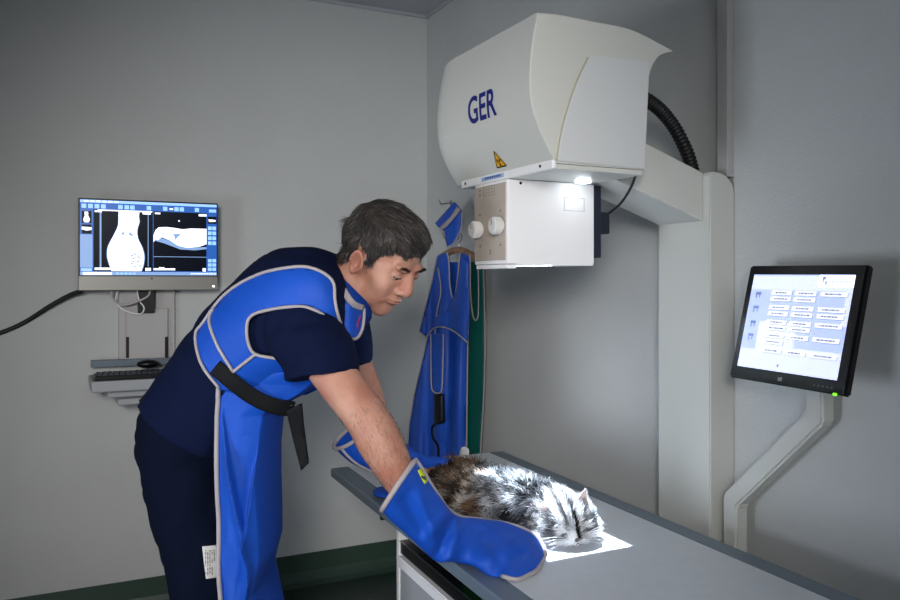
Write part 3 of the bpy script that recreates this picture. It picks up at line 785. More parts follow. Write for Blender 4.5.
# thyroid collar hanging
cf = hang(.03, 0, 1, 0)
def cfc(off):
    return lambda pts: [on_plane(x, y, hp0+hn*(off+.02*math.sin((x-435)/27*PI)), hn) for x, y in pts]
cl = thing('thyroid_collar', 'small blue lead collar hanging from its hook above the aprons', 'collar', on_plane(449, 225, hp0+hn*.03, hn))
cpoly = [(454, 202), (435, 223), (437, 226), (444, 231), (447, 247), (453, 244), (458, 236), (461.5, 226), (462, 211), (458, 206)]
obj('collar_body', sheet(cpoly, cfc(.02), 2.5, .008), M['leadb'], cl, smooth=True)
bm = sheet([(457, 206), (461, 210), (447, 226), (442, 230), (440, 227), (450, 217)], cfc(.03), 2.5, .004); obj('stripe', bm, M['trim'], cl)
bm = bmesh.new(); trimline(bm, [(462, 211), (461.5, 226), (458, 236), (453, 244), (447, 247)], cfc(.031), r=.003); obj('binding', bm, M['trim'], cl)

# ------------------------------------------------------------------ the man
man = thing('person', 'man in navy scrubs and blue lead apron bending over the cat on the table', 'person', V((W(200, 400, 2.03).x, W(200, 400, 2.03).y, 0)))
LAT = (F*.97 - R*.12).normalized()      # his left, pointing away from the camera
def tsec(px, py, d, a, b, t):
    t = t.normalized(); A = t.cross(LAT).normalized(); B = LAT
    return (W(px, py, d), A*a, B*b)
def torso(bm, g=0.0, lo=0):
    S = [(176, 462, 2.05, .10, .155), (192, 430, 2.03, .142, .18), (222, 385, 1.99, .128, .165), (258, 341, 1.95, .133, .175), (298, 309, 1.91, .145, .185), (328, 294, 1.89, .118, .165), (348, 286, 1.88, .07, .09)]
    P = [W(*s[:3]) for s in S]; secs = []
    for i, s in enumerate(S):
        if i < lo: continue
        t = P[min(i+1, len(P)-1)]-P[max(i-1, 0)]
        secs.append(tsec(s[0], s[1], s[2], s[3]+g, s[4]+g, t))
    loft(bm, secs, 36, 5)
def deltoids(bm, g):
    ell(bm, W(300, 322, 1.765), (.068+g,)*3); ell(bm, W(334, 303, 2.06), (.068+g,)*3)
    ell(bm, W(318, 305, 1.84), (.08+g,)*3); ell(bm, W(329, 279, 1.97), (.062+g,)*3)
ARM_R = [(298, 322, 1.76, .062), (318, 350, 1.725, .052), (341, 384, 1.69, .0470), (366, 417, 1.66, .0455), (379, 440, 1.65, .0475), (394, 468, 1.65, .040), (411, 500, 1.675, .029), (424, 519, 1.70, .027), (437, 534, 1.72, .025)]
ARM_L = [(334, 303, 2.06, .058), (347, 345, 2.065, .046), (361, 375, 2.09, .040), (370, 402, 2.13, .040), (376, 428, 2.15, .035), (388, 455, 2.185, .028), (399, 465, 2.212, .025)]
def arm(bm, A, g=0, n=99): limb(bm, [(W(*a[:3]), a[3]+g) for a in A[:n]])
# head frame
HC = W(385.5, 254.5, 1.85)
hL = (R*.56+F*.83).normalized(); hU = (R*.52-F*.35+Z*.775).normalized(); hX = hL.cross(hU).normalized(); hU = hX.cross(hL).normalized()
HM = Matrix((hX, hL, hU)).transposed().to_4x4(); HM.translation = HC
HMi = HM.inverted()
def hp_(x, y, z): return HM @ V((x, y, z))
HR3 = HM.to_3x3()
def hell(bm, c, r, rot=None, n=14): ell(bm, hp_(*c), r, HR3 @ rot if rot is not None else HR3, n)
body = bmesh.new()
torso(body, -.012); deltoids(body, -.012)
loft(body, [tsec(342, 290, 1.88, .075, .085, W(372, 262, 1.86)-W(342, 290, 1.88)), tsec(356, 277, 1.87, .060, .060, W(372, 262, 1.86)-W(342, 290, 1.88)), tsec(375, 258, 1.86, .055, .055, W(372, 262, 1.86)-W(342, 290, 1.88))], 24, 4)
arm(body, ARM_R); arm(body, ARM_L)
# hands inside the gloves: palm, four fingers, thumb
def hand(bm, wr, tipdir, side, dn, sc=.9):
    side = side*sc; tipdir = tipdir*sc; dn = dn*sc
    palm = wr+tipdir*.05
    loft(bm, [(wr-tipdir*.005, side*.026, dn*.018), (wr+tipdir*.03, side*.036, dn*.016), (wr+tipdir*.075, side*.040, dn*.013), (wr+tipdir*.092, side*.036, dn*.010)], 16, 3)
    for i, L in enumerate((.060, .072, .078, .068)):
        b0 = wr+tipdir*.085+side*((i-1.5)*-.0195); 
        limb(bm, [(b0-tipdir*.01, .0085), (b0+tipdir*L*.45, .0082), (b0+tipdir*L*.75+dn*.006, .0076), (b0+tipdir*L+dn*.014, .0068)], 10, 3)
    b0 = wr+tipdir*.025+side*.028
    limb(bm, [(b0, .013), (b0+(tipdir*.7+side*.7)*.03, .0105), (b0+(tipdir*.85+side*.5)*.058, .0085)], 10, 3)
wr = W(439, 536, 1.725); td = (W(500, 546, 1.785)-wr).normalized(); sd = (W(470, 520, 1.84)-W(455, 560, 1.70)); sd = (sd-td*sd.dot(td)).normalized(); dn = td.cross(sd).normalized(); dn = dn if dn.z < 0 else -dn
hand(body, wr, td, sd, dn)
wl = W(400, 466, 2.215); tdl = (W(457, 466, 2.35)-wl).normalized(); sdl = (-F - tdl*(-F).dot(tdl)).normalized(); dnl = tdl.cross(sdl).normalized(); dnl = dnl if dnl.z < 0 else -dnl
hand(body, wl, tdl, sdl, dnl, .82)
# legs
LEG_R = [(187, 445, 1.96, .075), (200, 520, 1.955, .064), (206, 618, 1.94, .050), (204, 700, 1.93, .052), (205, 780, 1.93, .040), (205, 796, 1.93, .038)]
LEG_L = [(202, 445, 2.13, .075), (214, 515, 2.13, .064), (223, 600, 2.13, .050), (222, 670, 2.13, .052), (224, 745, 2.13, .040), (224, 752, 2.13, .038)]
arm(body, LEG_R); arm(body, LEG_L)
for lg in (LEG_R, LEG_L):
    a = W(*lg[-1][:3]); loft(body, [(V((a.x, a.y, .07))-R*.05, F*.03, Z*.035), (V((a.x, a.y, .055))+R*.03, F*.038, Z*.035), (V((a.x, a.y, .038))+R*.14, F*.042, Z*.02), (V((a.x, a.y, .034))+R*.17, F*.03, Z*.012)], 16, 3)
# head volumes
hell(body, (-.014, 0, .024), (.094, .076, .077))
hell(body, (.028, 0, -.012), (.060, .063, .078))
hell(body, (.030, 0, -.070), (.046, .052, .048))
[hell(body, (.058, s2*.030, -.062), (.026, .020, .026), n=10) for s2 in (-1, 1)]; hell(body, (.044, 0, -.052), (.046, .046, .052)); hell(body, (.064, 0, -.090), (.026, .032, .026)); hell(body, (.050, 0, -.088), (.036, .042, .032)); hell(body, (.065, 0, -.104), (.024, .030, .022))
hell(body, (.005, 0, -.066), (.052, .056, .040))
for s_ in (-1, 1):
    hell(body, (.074, s_*.025, .020), (.017, .025, .010)); hell(body, (.054, s_*.038, -.036), (.030, .024, .032))
    hell(body, (.091, s_*.0140, -.036), (.013, .0085, .009), n=8)
    hell(body, (.034, s_*.040, -.078), (.042, .020, .032), n=10)
hell(body, (.078, 0, -.060), (.016, .028, .022))
tube(body, [hp_(.082, 0, .014), hp_(.093, 0, -.004), hp_(.100, 0, -.018), hp_(.103, 0, -.029)], .011, n=12, rfun=lambda t: .8+.5*t)
hell(body, (.1025, 0, -.031), (.013, .0135, .011), n=8)
hell(body, (.092, 0, -.0600), (.0085, .021, .0045), n=8); hell(body, (.091, 0, -.0695), (.0080, .018, .0042), n=8)
EAR = Matrix.Rotation(math.radians(-10), 3, 'Y')
for s_ in (-1, 1):
    q = Matrix.Rotation(s_*math.radians(-22), 3, 'Z') @ EAR
    for k in range(16):
        a = 2*PI*k/16
        c_ = q @ V((.0130*math.cos(a)*(1 if math.sin(a) > 0 else .75), 0, .0255*math.sin(a)))
        hell(body, (-.004+c_.x, s_*(.083)+c_.y, -.026+c_.z), (.0050, .0048, .0050), n=6)
    hell(body, (-.002, s_*.0760, -.028), (.0135, .0065, .024), q, n=10); hell(body, (.002, s_*.068, -.028), (.018, .013, .024), n=10)
me = remesh(body, .0036, 3, .5)
tb0 = bmesh.new(); tb0.from_mesh(me); tb0.verts.ensure_lookup_table()
def soften(test, it):
    sel = [v for v in tb0.verts if test(HMi @ v.co)]
    for _ in range(it):
        new = [(v, sum((e.other_vert(v).co for e in v.link_edges), V())/len(v.link_edges)) for v in sel]
        for v, c_ in new: v.co = v.co.lerp(c_, .6)
soften(lambda l: -.01 < l.x < .09 and -.135 < l.z < .0 and .022 < abs(l.y) < .075, 22)
soften(lambda l: .0 < l.x < .1 and -.145 < l.z < -.077 and abs(l.y) < .06, 18)
tb0.to_mesh(me); tb0.free()
# sockets, philtrum, wrinkles
for v in me.vertices:
    l = HMi @ v.co
    if abs(l.x) > .16 or abs(l.y) > .12 or abs(l.z) > .16: continue
    dx = 0; dz = 0
    for s_ in (-1, 1):
        q = (l-V((.086, s_*.031, -.001))); g = math.exp(-(q.y**2/.00018+q.z**2/.00009+q.x**2/.0012)); dx -= .0075*g
        q = (l-V((-.003, s_*.086, -.030))); g = math.exp(-(q.x**2/.00008+q.z**2/.00022+q.y**2/.0004)); l = l-V((0, s_*.012*g, 0))
        w_ = l.z+.055 + (abs(l.y)-.028)*.9
        if l.x > .05: dx -= .0009*math.exp(-(w_/.005)**2)*math.exp(-((abs(l.y)-.030)/.013)**2)
    if l.x > .06: dx -= .0035*math.exp(-((l.z+.0650)/.0022)**2)*math.exp(-(l.y/.024)**4)
    if l.x > .05: dx -= .003*math.exp(-((l.z+.0805)/.006)**2)*math.exp(-(l.y/.022)**2)
    v.co = HM @ (l+V((dx, 0, dz)))
bo = mobj('body', me, M['skin'], man)
# face pieces
for s_ in (-1, 1):
    ec = (.0705, s_*.031, -.002)
    bm = bmesh.new(); hell(bm, ec, (.0125,)*3, n=16); e = obj('eye', bm, M['sclera'], man, smooth=True)
    bm = bmesh.new(); dirv = V((.93, 0, -.42)).normalized(); p0 = V(ec)+dirv*.0098
    hell(bm, tuple(p0), (.0036, .0055, .0055), n=10); obj('iris', bm, M['iris'], e, smooth=True)
    def lid(a0, a1, r):
        bm = bmesh.new(); gr = []
        for i in range(9):
            th = a0+(a1-a0)*i/8; row = []
            for j in range(17):
                ph = -PI*.5+PI*j/16
                d_ = V((math.cos(th)*math.cos(ph), math.sin(ph), math.sin(th)*math.cos(ph)))
                row.append(bm.verts.new(hp_(ec[0]+d_.x*r, ec[1]+d_.y*r*1.18, ec[2]+d_.z*r)))
            gr.append(row)
        for a_, b_ in zip(gr, gr[1:]):
            for j in range(16): bm.faces.new((a_[j], a_[j+1], b_[j+1], b_[j])).smooth = True
        bmesh.ops.recalc_face_normals(bm, faces=bm.faces)
        return bm
    obj('upper_eyelid', lid(math.radians(-8), math.radians(110), .0143), M['skin'], man)
    obj('lower_eyelid', lid(math.radians(-80), math.radians(-33), .0138), M['skin'], man)
    pts = [hp_(ec[0]+math.cos(-.13)*math.cos(ph)*.0146, ec[1]+math.sin(ph)*.0146*1.15, ec[2]+math.sin(-.13)*math.cos(ph)*.0146) for ph in [-1.1+.22*k for k in range(11)]]
    obj('eyelashes', TUBE(pts, .0009, n=6, k=2), M['brow'], man)
    # eyebrow strands
    rts = []
    for k in range(240):
        t = random.random(); y = s_*(.010+.034*t); z = .0165+.008*math.sin(t*PI*.75)+random.uniform(-.0035, .0035)*(1-.5*t)
        o_ = HM @ V((.2, y, z)); 
        hit = None
        p = hp_(.13, y, z); 
        rts.append((p, y, z, t, s_))
    brow_roots = rts
    bvh = BVHTree.FromPolygons([v.co for v in me.vertices], [tuple(p.vertices) for p in me.polygons]) if s_ == -1 else bvh
    out = []
    for p, y, z, t, _ in rts:
        h_ = bvh.ray_cast(p, -hX)
        if h_[0] is None: continue
        n_ = h_[1]; d0 = (hL*s_*.85+hU*(.35-.5*t)+n_*.35).normalized(); d1 = (d0-n_*.3).normalized()
        c_ = random.uniform(.008, .02); out.append((h_[0]-n_*.0005, n_, d0, d1, .010, .0005, (c_*1.1, c_*.9, c_*.8)))
    strands('eyebrow', out, M['strand'], man)
# lips
bm = bmesh.new(); pts = [hp_(.0965-.010*(k/4)**2*(1), .0215*k/4, -.0680-.001*(k/4)**2) for k in range(-4, 5)]
tube(bm, pts, .0022, n=10, k=3, rfun=lambda t: .25+.75*math.sin(PI*t)); obj('lower_lip', bm, M['lip'], man)
# hair
def hairline(x):
    xs_ = [(-.2, -.070), (-.036, -.070), (-.028, -.03), (-.022, .008), (.004, .010), (.012, -.018), (.022, -.016), (.030, .018), (.055, .040), (.075, .050), (.2, .054)]
    for (a, b), (c_, d_) in zip(xs_, xs_[1:]):
        if a <= x <= c_: return b+(d_-b)*(x-a)/(c_-a)
    return .06
def hmask(l): return l.z-hairline(l.x+.004*nz((l.y*40, l.z*40, 3), 1))+.010*nz((l.y*45, l.x*30, 9), 1)*(1 if l.x > .02 else 0)
def is_head(l): return abs(l.y) < .0785 and l.x > -.13 and l.x < .12 and l.z > -.075
bm = bmesh.new(); vm = {}
for p in me.polygons:
    ls = [HMi @ me.vertices[i].co for i in p.vertices]
    if all(is_head(l) and hmask(l) > -.003 for l in ls):
        idx = []
        for i, l in zip(p.vertices, ls):
            if i not in vm:
                h_ = hmask(l); th = .0015+.013*min(1, max(0, h_)/.045)**.8
                if l.x < -.03 and l.z < .02: th += .004*min(1, max(0, h_)/.02)
                th += .006*min(1, max(0, h_)/.03)*min(1, max(0, l.x+.01)/.07)
                th += .0025*nz((l.x*30, l.y*60, l.z*30), 1)
                vm[i] = bm.verts.new(me.vertices[i].co+me.vertices[i].normal*th)
            idx.append(vm[i])
        bm.faces.new(idx).smooth = True
hair = obj('hair', bm, M['hairb'], man, smooth=True)
pts = sample(hair.data, 15000, lambda m, n: True)
rts = []
for p, n in pts:
    l = HMi @ p; ln = HR3.inverted() @ n
    if ln.dot(l-V((-.01, 0, .02))) < 0: n = -n; ln = -ln
    if l.x < -.02 and l.z < .05: fl = V((-.15, 0, -1))
    elif l.z > .075: fl = V((1, .35, -.1))
    elif l.x > .04: fl = V((.5, .55, -.75))
    else: fl = V((.55, 0, -.85))
    fl = HR3 @ fl; fl = fl+V((random.gauss(0, .14), random.gauss(0, .14), random.gauss(0, .14)))
    t_ = (fl-n*fl.dot(n)).normalized()
    d0 = (t_+n*.16).normalized(); d1 = (t_-n*.08+V((random.gauss(0, .1),)*3)).normalized()
    g = nz((l.x*25, l.y*25, l.z*25), 1)
    c_ = random.uniform(.008, .036)+(.13*random.random() if random.random() < .2+g*.4+(.4 if l.x > .03 and l.z < .07 else 0) else 0)
    L_ = random.uniform(.014, .03)
    if l.x > .045 and l.z < .1: L_ *= .8
    rts.append((p-n*.001, n, d0, d1, L_, .00045, (c_*1.1, c_*.96, c_*.87)))
strands('hair_strands', rts, M['strand'], hair)
# arm hair
A0, A1 = W(366, 417, 1.66), W(400, 478, 1.645)
ax_ = (A1-A0).normalized()
def kp(m, n):
    s_ = (m-A0).dot(ax_); return -.03 < s_ < .16 and ((m-A0)-ax_*s_).length < .07
rts = []
for p, n in sample(me, 1500, kp):
    fl = ax_+V((random.gauss(0, .3), random.gauss(0, .3), random.gauss(0, .3)-.4)); t_ = (fl-n*fl.dot(n)).normalized()
    c_ = random.uniform(.02, .05); rts.append((p-n*.0005, n, (t_+n*.25).normalized(), t_, random.uniform(.008, .016), .00025, (c_, c_*.75, c_*.6)))
strands('arm_hair', rts, M['strand'], man)

# shirt
sh = bmesh.new(); torso(sh, .011, lo=1); deltoids(sh, .006)
SL_R = [(294, 318, 1.77, .080), (304, 332, 1.745, .083), (316, 348, 1.722, .081), (322, 361, 1.710, .080), (323.5, 377, 1.700, .082)]
secs = []
for i, a in enumerate(SL_R):
    t = (W(*SL_R[min(i+1, 4)][:3])-W(*SL_R[max(i-1, 0)][:3])).normalized()
    if i == 4: t = (R*.10-Z-F*.12).normalized()
    u = t.cross(F).normalized(); w_ = t.cross(u); secs.append((W(*a[:3]), u*a[3], w_*a[3]*.95))
loft(sh, secs, 24, 4)
SL_L = [(330, 300, 2.05, .076), (341, 330, 2.06, .076), (346, 364, 2.075, .072)]
secs = []
for i, a in enumerate(SL_L):
    t = (W(*SL_L[min(i+1, 2)][:3])-W(*SL_L[max(i-1, 0)][:3])).normalized(); u = t.cross(F).normalized(); w_ = t.cross(u); secs.append((W(*a[:3]), u*a[3], w_*a[3]))
loft(sh, secs, 24, 4)
shm = remesh(sh, .008, 2, .5)
for v in shm.vertices:
    p = v.co; f_ = nz((p.x*6, p.y*6, p.z*10), 1, 1)*.008+abs(nz(p, 12, 2))*.012-.005
    ps = (p-W(300, 345, 1.68)).length
    f_ += .004*math.sin((p-W(290, 330, 1.7)).dot((R*.5-Z*.9))*90+3*nz(p, 8, 4))*math.exp(-(ps/.11)**2)
    v.co = p+v.normal*f_
shirt = mobj('scrub_shirt', shm, M['navy'], man)
# trousers
tr_ = bmesh.new(); torso_secs = [(180, 470, 2.05, .11, .175), (188, 440, 2.035, .140, .188), (200, 418, 2.02, .135, .176), (212, 402, 2.0, .115, .155)]
loft(tr_, [tsec(*s[:5], W(225, 380, 1.99)-W(185, 450, 2.04)) for s in torso_secs], 32, 4)
limb(tr_, [(W(184, 450, 1.96), .108), (W(195, 520, 1.95), .100), (W(206, 605, 1.935), .086), (W(206, 700, 1.93), .076), (W(206, 778, 1.93), .070)], 24, 5)
limb(tr_, [(W(200, 450, 2.13), .110), (W(214, 515, 2.13), .100), (W(224, 600, 2.13), .088), (W(224, 670, 2.13), .078), (W(225, 730, 2.13), .070)], 24, 5)
trm = remesh(tr_, .009, 3, .5)
for v in trm.vertices:
    p = v.co; v.co = p+v.normal*(nz((p.x*5, p.y*5, p.z*4), 1, 5)*.012+abs(nz(p, 9, 6))*.012+abs(nz((p.x*8, p.y*8, p.z*22), 1, 8))*.008-.006)
mobj('trousers', trm, M['navyt'], man)
for lg in (LEG_R, LEG_L):
    a = W(*lg[-1][:3]); bm = bmesh.new(); fz = V((a.x, a.y, 0))
    loft(bm, [(fz-R*.075+Z*.045, F*.035, Z*.044), (fz-R*.04+Z*.052, F*.045, Z*.051), (fz+R*.08+Z*.042, F*.052, Z*.041), (fz+R*.17+Z*.030, F*.048, Z*.029), (fz+R*.205+Z*.02, F*.03, Z*.018)], 20, 4, power=.8)
    obj('shoe', bm, M['darkpl'], man, smooth=True)

# apron: vest pieces laid on the shirt
sbvh = BVHTree.FromPolygons([v.co for v in shm.vertices], [tuple(p.vertices) for p in shm.polygons])
tmpm = bmesh.new(); tmpm.from_mesh(shm); tmpm.from_mesh(trm); tmpm.faces.ensure_lookup_table()
allb = BVHTree.FromBMesh(tmpm); tmpm.free()
def drape(off, tor=True, sm=6):
    # torso without the sleeve, so the cloth runs under the arm
    def f(pts):
        ds = []
        for x, y in pts:
            r = ray(x, y); h_ = tbvh.ray_cast(CAM, r.normalized())
            ds.append(None if h_[0] is None else (h_[0]-CAM).dot(F))
        known = [(p, d) for p, d in zip(pts, ds) if d is not None]
        out = []
        for (x, y), d in zip(pts, ds):
            if d is None:
                (q, d) = min(known, key=lambda kd: (kd[0][0]-x)**2+(kd[0][1]-y)**2)
                d += .012*min(3, math.hypot(q[0]-x, q[1]-y)/3)
            out.append(d)
        return [W(x, y, d-off-.004*nz((x*.03, y*.03, 0), 1)) for (x, y), d in zip(pts, out)]
    return f
tt = bmesh.new(); torso(tt, .014, lo=0); ell(tt, W(306, 316, 1.79), .079); ell(tt, W(320, 303, 1.83), (.10,)*3)
ttm = remesh(tt, .008, 8, .5)
tbvh = BVHTree.FromPolygons([v.co for v in ttm.vertices], [tuple(p.vertices) for p in ttm.polygons])
ap = obj('lead_apron_vest', sheet(
    c2([(195.5, 333), (202.5, 323), (219, 300), (237, 285), (258, 274.5), (276, 269.5), (300, 266.5), (315, 269), (328, 276), (334, 285), (335, 300), (338, 315), (343, 330)], 3) +
    c2([(343, 331), (338, 326), (324, 315.5), (312, 309), (300, 306.5), (279, 308), (258, 312.5), (249.5, 318), (246.8, 327), (248, 342), (255, 354), (276, 358.5)], 3)[1:] +
    [(290, 362), (312, 366), (334, 372), (328, 385), (306, 395), (262, 396), (236, 394), (219, 389)] +
    c2([(219, 387), (204, 369), (197, 351), (195.5, 333)], 3)[:-1], drape(.012), 4, .006), M['lead'], man, smooth=True)
bm = bmesh.new(); dr = drape(.016)
for path in ([(219, 388), (204, 369), (197, 351), (195.5, 333), (202.5, 323), (219, 300), (237, 285), (258, 274.5), (276, 269.5), (300, 266.5), (315, 269), (328, 276), (334, 285), (335, 300), (338, 315), (343, 330)],
             [(343, 331), (338, 326), (324, 315.5), (312, 309), (300, 306.5), (279, 308), (258, 312.5), (249.5, 318), (246.8, 327), (248, 342), (255, 354), (276, 358.5), (292, 361)],
             [(213, 308), (209, 318), (211, 330), (219, 349), (233, 371.5)], [(233, 372), (243, 364), (256, 354)]):
    trimline(bm, path, dr, r=.0037)
obj('apron_binding', bm, M['trim'], ap)
# front skirt of the apron: hangs from the chest, wraps round the front of the legs
rows = [(372, 262, 334, 1.80), (384, 219, 333, 1.815), (395, 218.5, 318, 1.82), (405, 218.5, 300, 1.825), (415, 218, 282, 1.83), (435, 218, 279, 1.835), (464, 218, 276, 1.835), (500, 218.5, 276, 1.835), (538, 219, 277, 1.83), (565, 219.5, 277, 1.83), (600, 221, 268, 1.83), (700, 223, 290, 1.83)]
bm = bmesh.new(); grid = []
rr = []
for a, b in zip(rows, rows[1:]):
    for j in range(6): rr.append(tuple(x+(y-x)*j/6 for x, y in zip(a, b)))
rr.append(rows[-1])
for (py, xl, xr, d0) in rr:
    row = []
    z = W(xl, py, d0).z
    pl_ = W(xl, py, d0); ca_, cb_ = [], []
    wd = (xr-CX)/FPX*(d0+.15)-(xl-CX)/FPX*d0
    # section in (forward=R, depth=F) metres from the left edge point
    for j in range(121):
        t = j/120
        if t < .42: u = t/.42; fx = wd*u*.86; fd = -.012*math.sin(u*PI)+.0
        else:
            u = (t-.42)/.58; an = u*PI; fx = wd*.86+wd*.14*math.sin(an)-(.1*wd*max(0, u-.5)*2); fd = .15*(1-math.cos(an))
        fo = min(1, max(0, (py-400)/60))
        tf_ = min(.40, .03+(py-405)/175*.37); sf = t-tf_
        k1 = .034*(math.exp(sf/.10) if sf < 0 else math.exp(-sf/.012)*1.0)
        tg_ = max(.24, .44-(py-455)/90*.14); sg_ = t-tg_
        k1 += (.022*(math.exp(-sg_/.05) if sg_ > 0 else math.exp(sg_/.010)) if 450 < py < 590 else 0)*min(1, max(0, (py-450)/30))*min(1, max(0, (590-py)/30))
        k1 += .010*nz((t*7, py*.02, 2), 1)
        row.append(bm.verts.new(pl_+R*fx+F*(fd-k1*fo*min(1, max(0, (.62-t)/.15)))))
    for v in row: v.co.z = z
    grid.append(row)
for a, b in zip(grid, grid[1:]):
    for j in range(120): bm.faces.new((a[j], a[j+1], b[j+1], b[j])).smooth = True
edge_l = [r_[0].co.copy() for r_ in grid[6:]]
bmesh.ops.recalc_face_normals(bm, faces=bm.faces)
bmesh.ops.solidify(bm, geom=list(bm.faces), thickness=.006)
sk = obj('lead_apron_skirt', bm, M['lead'], man, smooth=True)
bm = bmesh.new(); tube(bm, [p-F*.004 for p in edge_l[::3]], .0055, k=3); obj('skirt_binding', bm, M['trim'], sk)
# belt
bm = bmesh.new()
bp = c2([(215, 367), (235, 384), (255, 398), (274, 406), (292, 409)], 4)
bb_ = bmesh.new(); bb_.from_mesh(ap.data); bb_.from_mesh(sk.data); bb_.from_mesh(shm); bb_.faces.ensure_lookup_table(); vb = BVHTree.FromBMesh(bb_); bb_.free()
def dB(pts):
    ds = []
    for x, y in pts:
        best = 9
        for dy in (-7, 0, 7):
            h_ = vb.ray_cast(CAM, ray(x, y+dy).normalized())
            if h_[0] is not None: best = min(best, (h_[0]-CAM).dot(F))
        ds.append(best if best < 5 else (ds[-1] if ds else 1.85))
    for _ in range(8): ds = [ds[0]]+[(ds[i-1]+ds[i]*2+ds[i+1])/4 for i in range(1, len(ds)-1)]+[ds[-1]]
    return [W(x, y, d-.009) for (x, y), d in zip(pts, ds)]
tube(bm, dB(bp), .0185, n=12, k=2, flat=.003, up=lambda t: -F)
obj('belt', bm, M['belt'], ap)
bm = sheet([(286, 411), (302, 403), (304, 425), (309, 463), (301, 471), (293, 440)], lambda pts: [W(x, y, 1.785+.0002*(y-400)+.004*math.sin(y*.09)) for x, y in pts], 4, .003); obj('belt_end', bm, M['belt'], ap)
# thyroid collar the man wears
def tsec2(px, py, d, a, b, up=W(372, 262, 1.86)-W(345, 288, 1.88)): return tsec(px, py, d, a, b, up)
nk0 = W(349, 291, 1.875); nk1 = W(360.5, 281, 1.865)
bm = bmesh.new()
axn = (R*.62-F*.05+Z*.60).normalized()
U1 = axn.cross(LAT).normalized(); V1 = LAT
rings = []
for c_, ra, rb in ((W(343, 299, 1.87), .083, .087), (W(348, 294, 1.865), .079, .082), (W(352, 287.5, 1.86), .066, .074), (W(352.5, 287, 1.86), .063, .071)):
    rings.append([bm.verts.new(c_+U1*ra*math.cos(2*PI*j/40)+V1*rb*math.sin(2*PI*j/40)) for j in range(40)])
for a, b in zip(rings, rings[1:]):
    for j in range(40): bm.faces.new((a[j], a[(j+1) % 40], b[(j+1) % 40], b[j])).smooth = True
bmesh.ops.solidify(bm, geom=list(bm.faces), thickness=.004)
wc = obj('neck_collar', bm, M['lead'], man, smooth=True)
bib = c2([(335, 277), (335, 292), (336, 312), (341, 328), (350, 338), (357, 338), (362, 330), (364, 318), (364, 306)], 4)+[(356, 303), (345, 290)]
bfn = lambda off: (lambda pts: [W(x, y, 1.765+.0035*max(0, x-350)+.0012*max(0, 345-x)-off+(.0012*(305-y) if y < 305 else 0)) for x, y in pts])
obj('collar_bib', sheet(bib, bfn(0), 3, .006), M['lead'], wc, smooth=True)
bm = bmesh.new()
tube(bm, bfn(.004)(c2([(334.5, 280), (335, 292), (336, 312), (341, 328), (350, 338), (357, 338), (362, 330), (364, 318), (364, 308)], 4)), .0036, k=1)
tube(bm, bfn(.008)([(338, 279), (343, 289), (349, 299), (355, 305), (363, 308)]), .0075, k=3, flat=.003, up=-F)
obj('collar_binding', bm, M['trim'], wc)
bm = sheet([(357, 325), (360, 315), (361, 316), (359, 322), (358, 330)], bfn(.010), 2, .001); obj('emblem', bm, M['tag_red'], wc)
# care label on trousers
def onall(off):
    def f(pts):
        o = []
        for x, y in pts:
            h_ = allb.ray_cast(CAM, ray(x, y).normalized()); d = (h_[0]-CAM).dot(F) if h_[0] else 1.9
            o.append(W(x, y, d-off))
        return o
    return f
bm = sheet([(202, 546.5), (218, 545), (220, 577), (206, 579)], onall(.008), 4, .001); cl_ = obj('care_label', bm, M['paper'], man)
bm = bmesh.new()
for k in range(6):
    x = 205+k*2.2
    y = 550
    while y < 574:
        l = random.uniform(1, 4); q = onall(.0105)([(x, y), (x+1, y), (x+1.1, y+l), (x+.1, y+l)])
        if random.random() < .75: bm.faces.new([bm.verts.new(p) for p in q])
        y += l+1
obj('label_print', bm, M['grey_ink'], cl_)

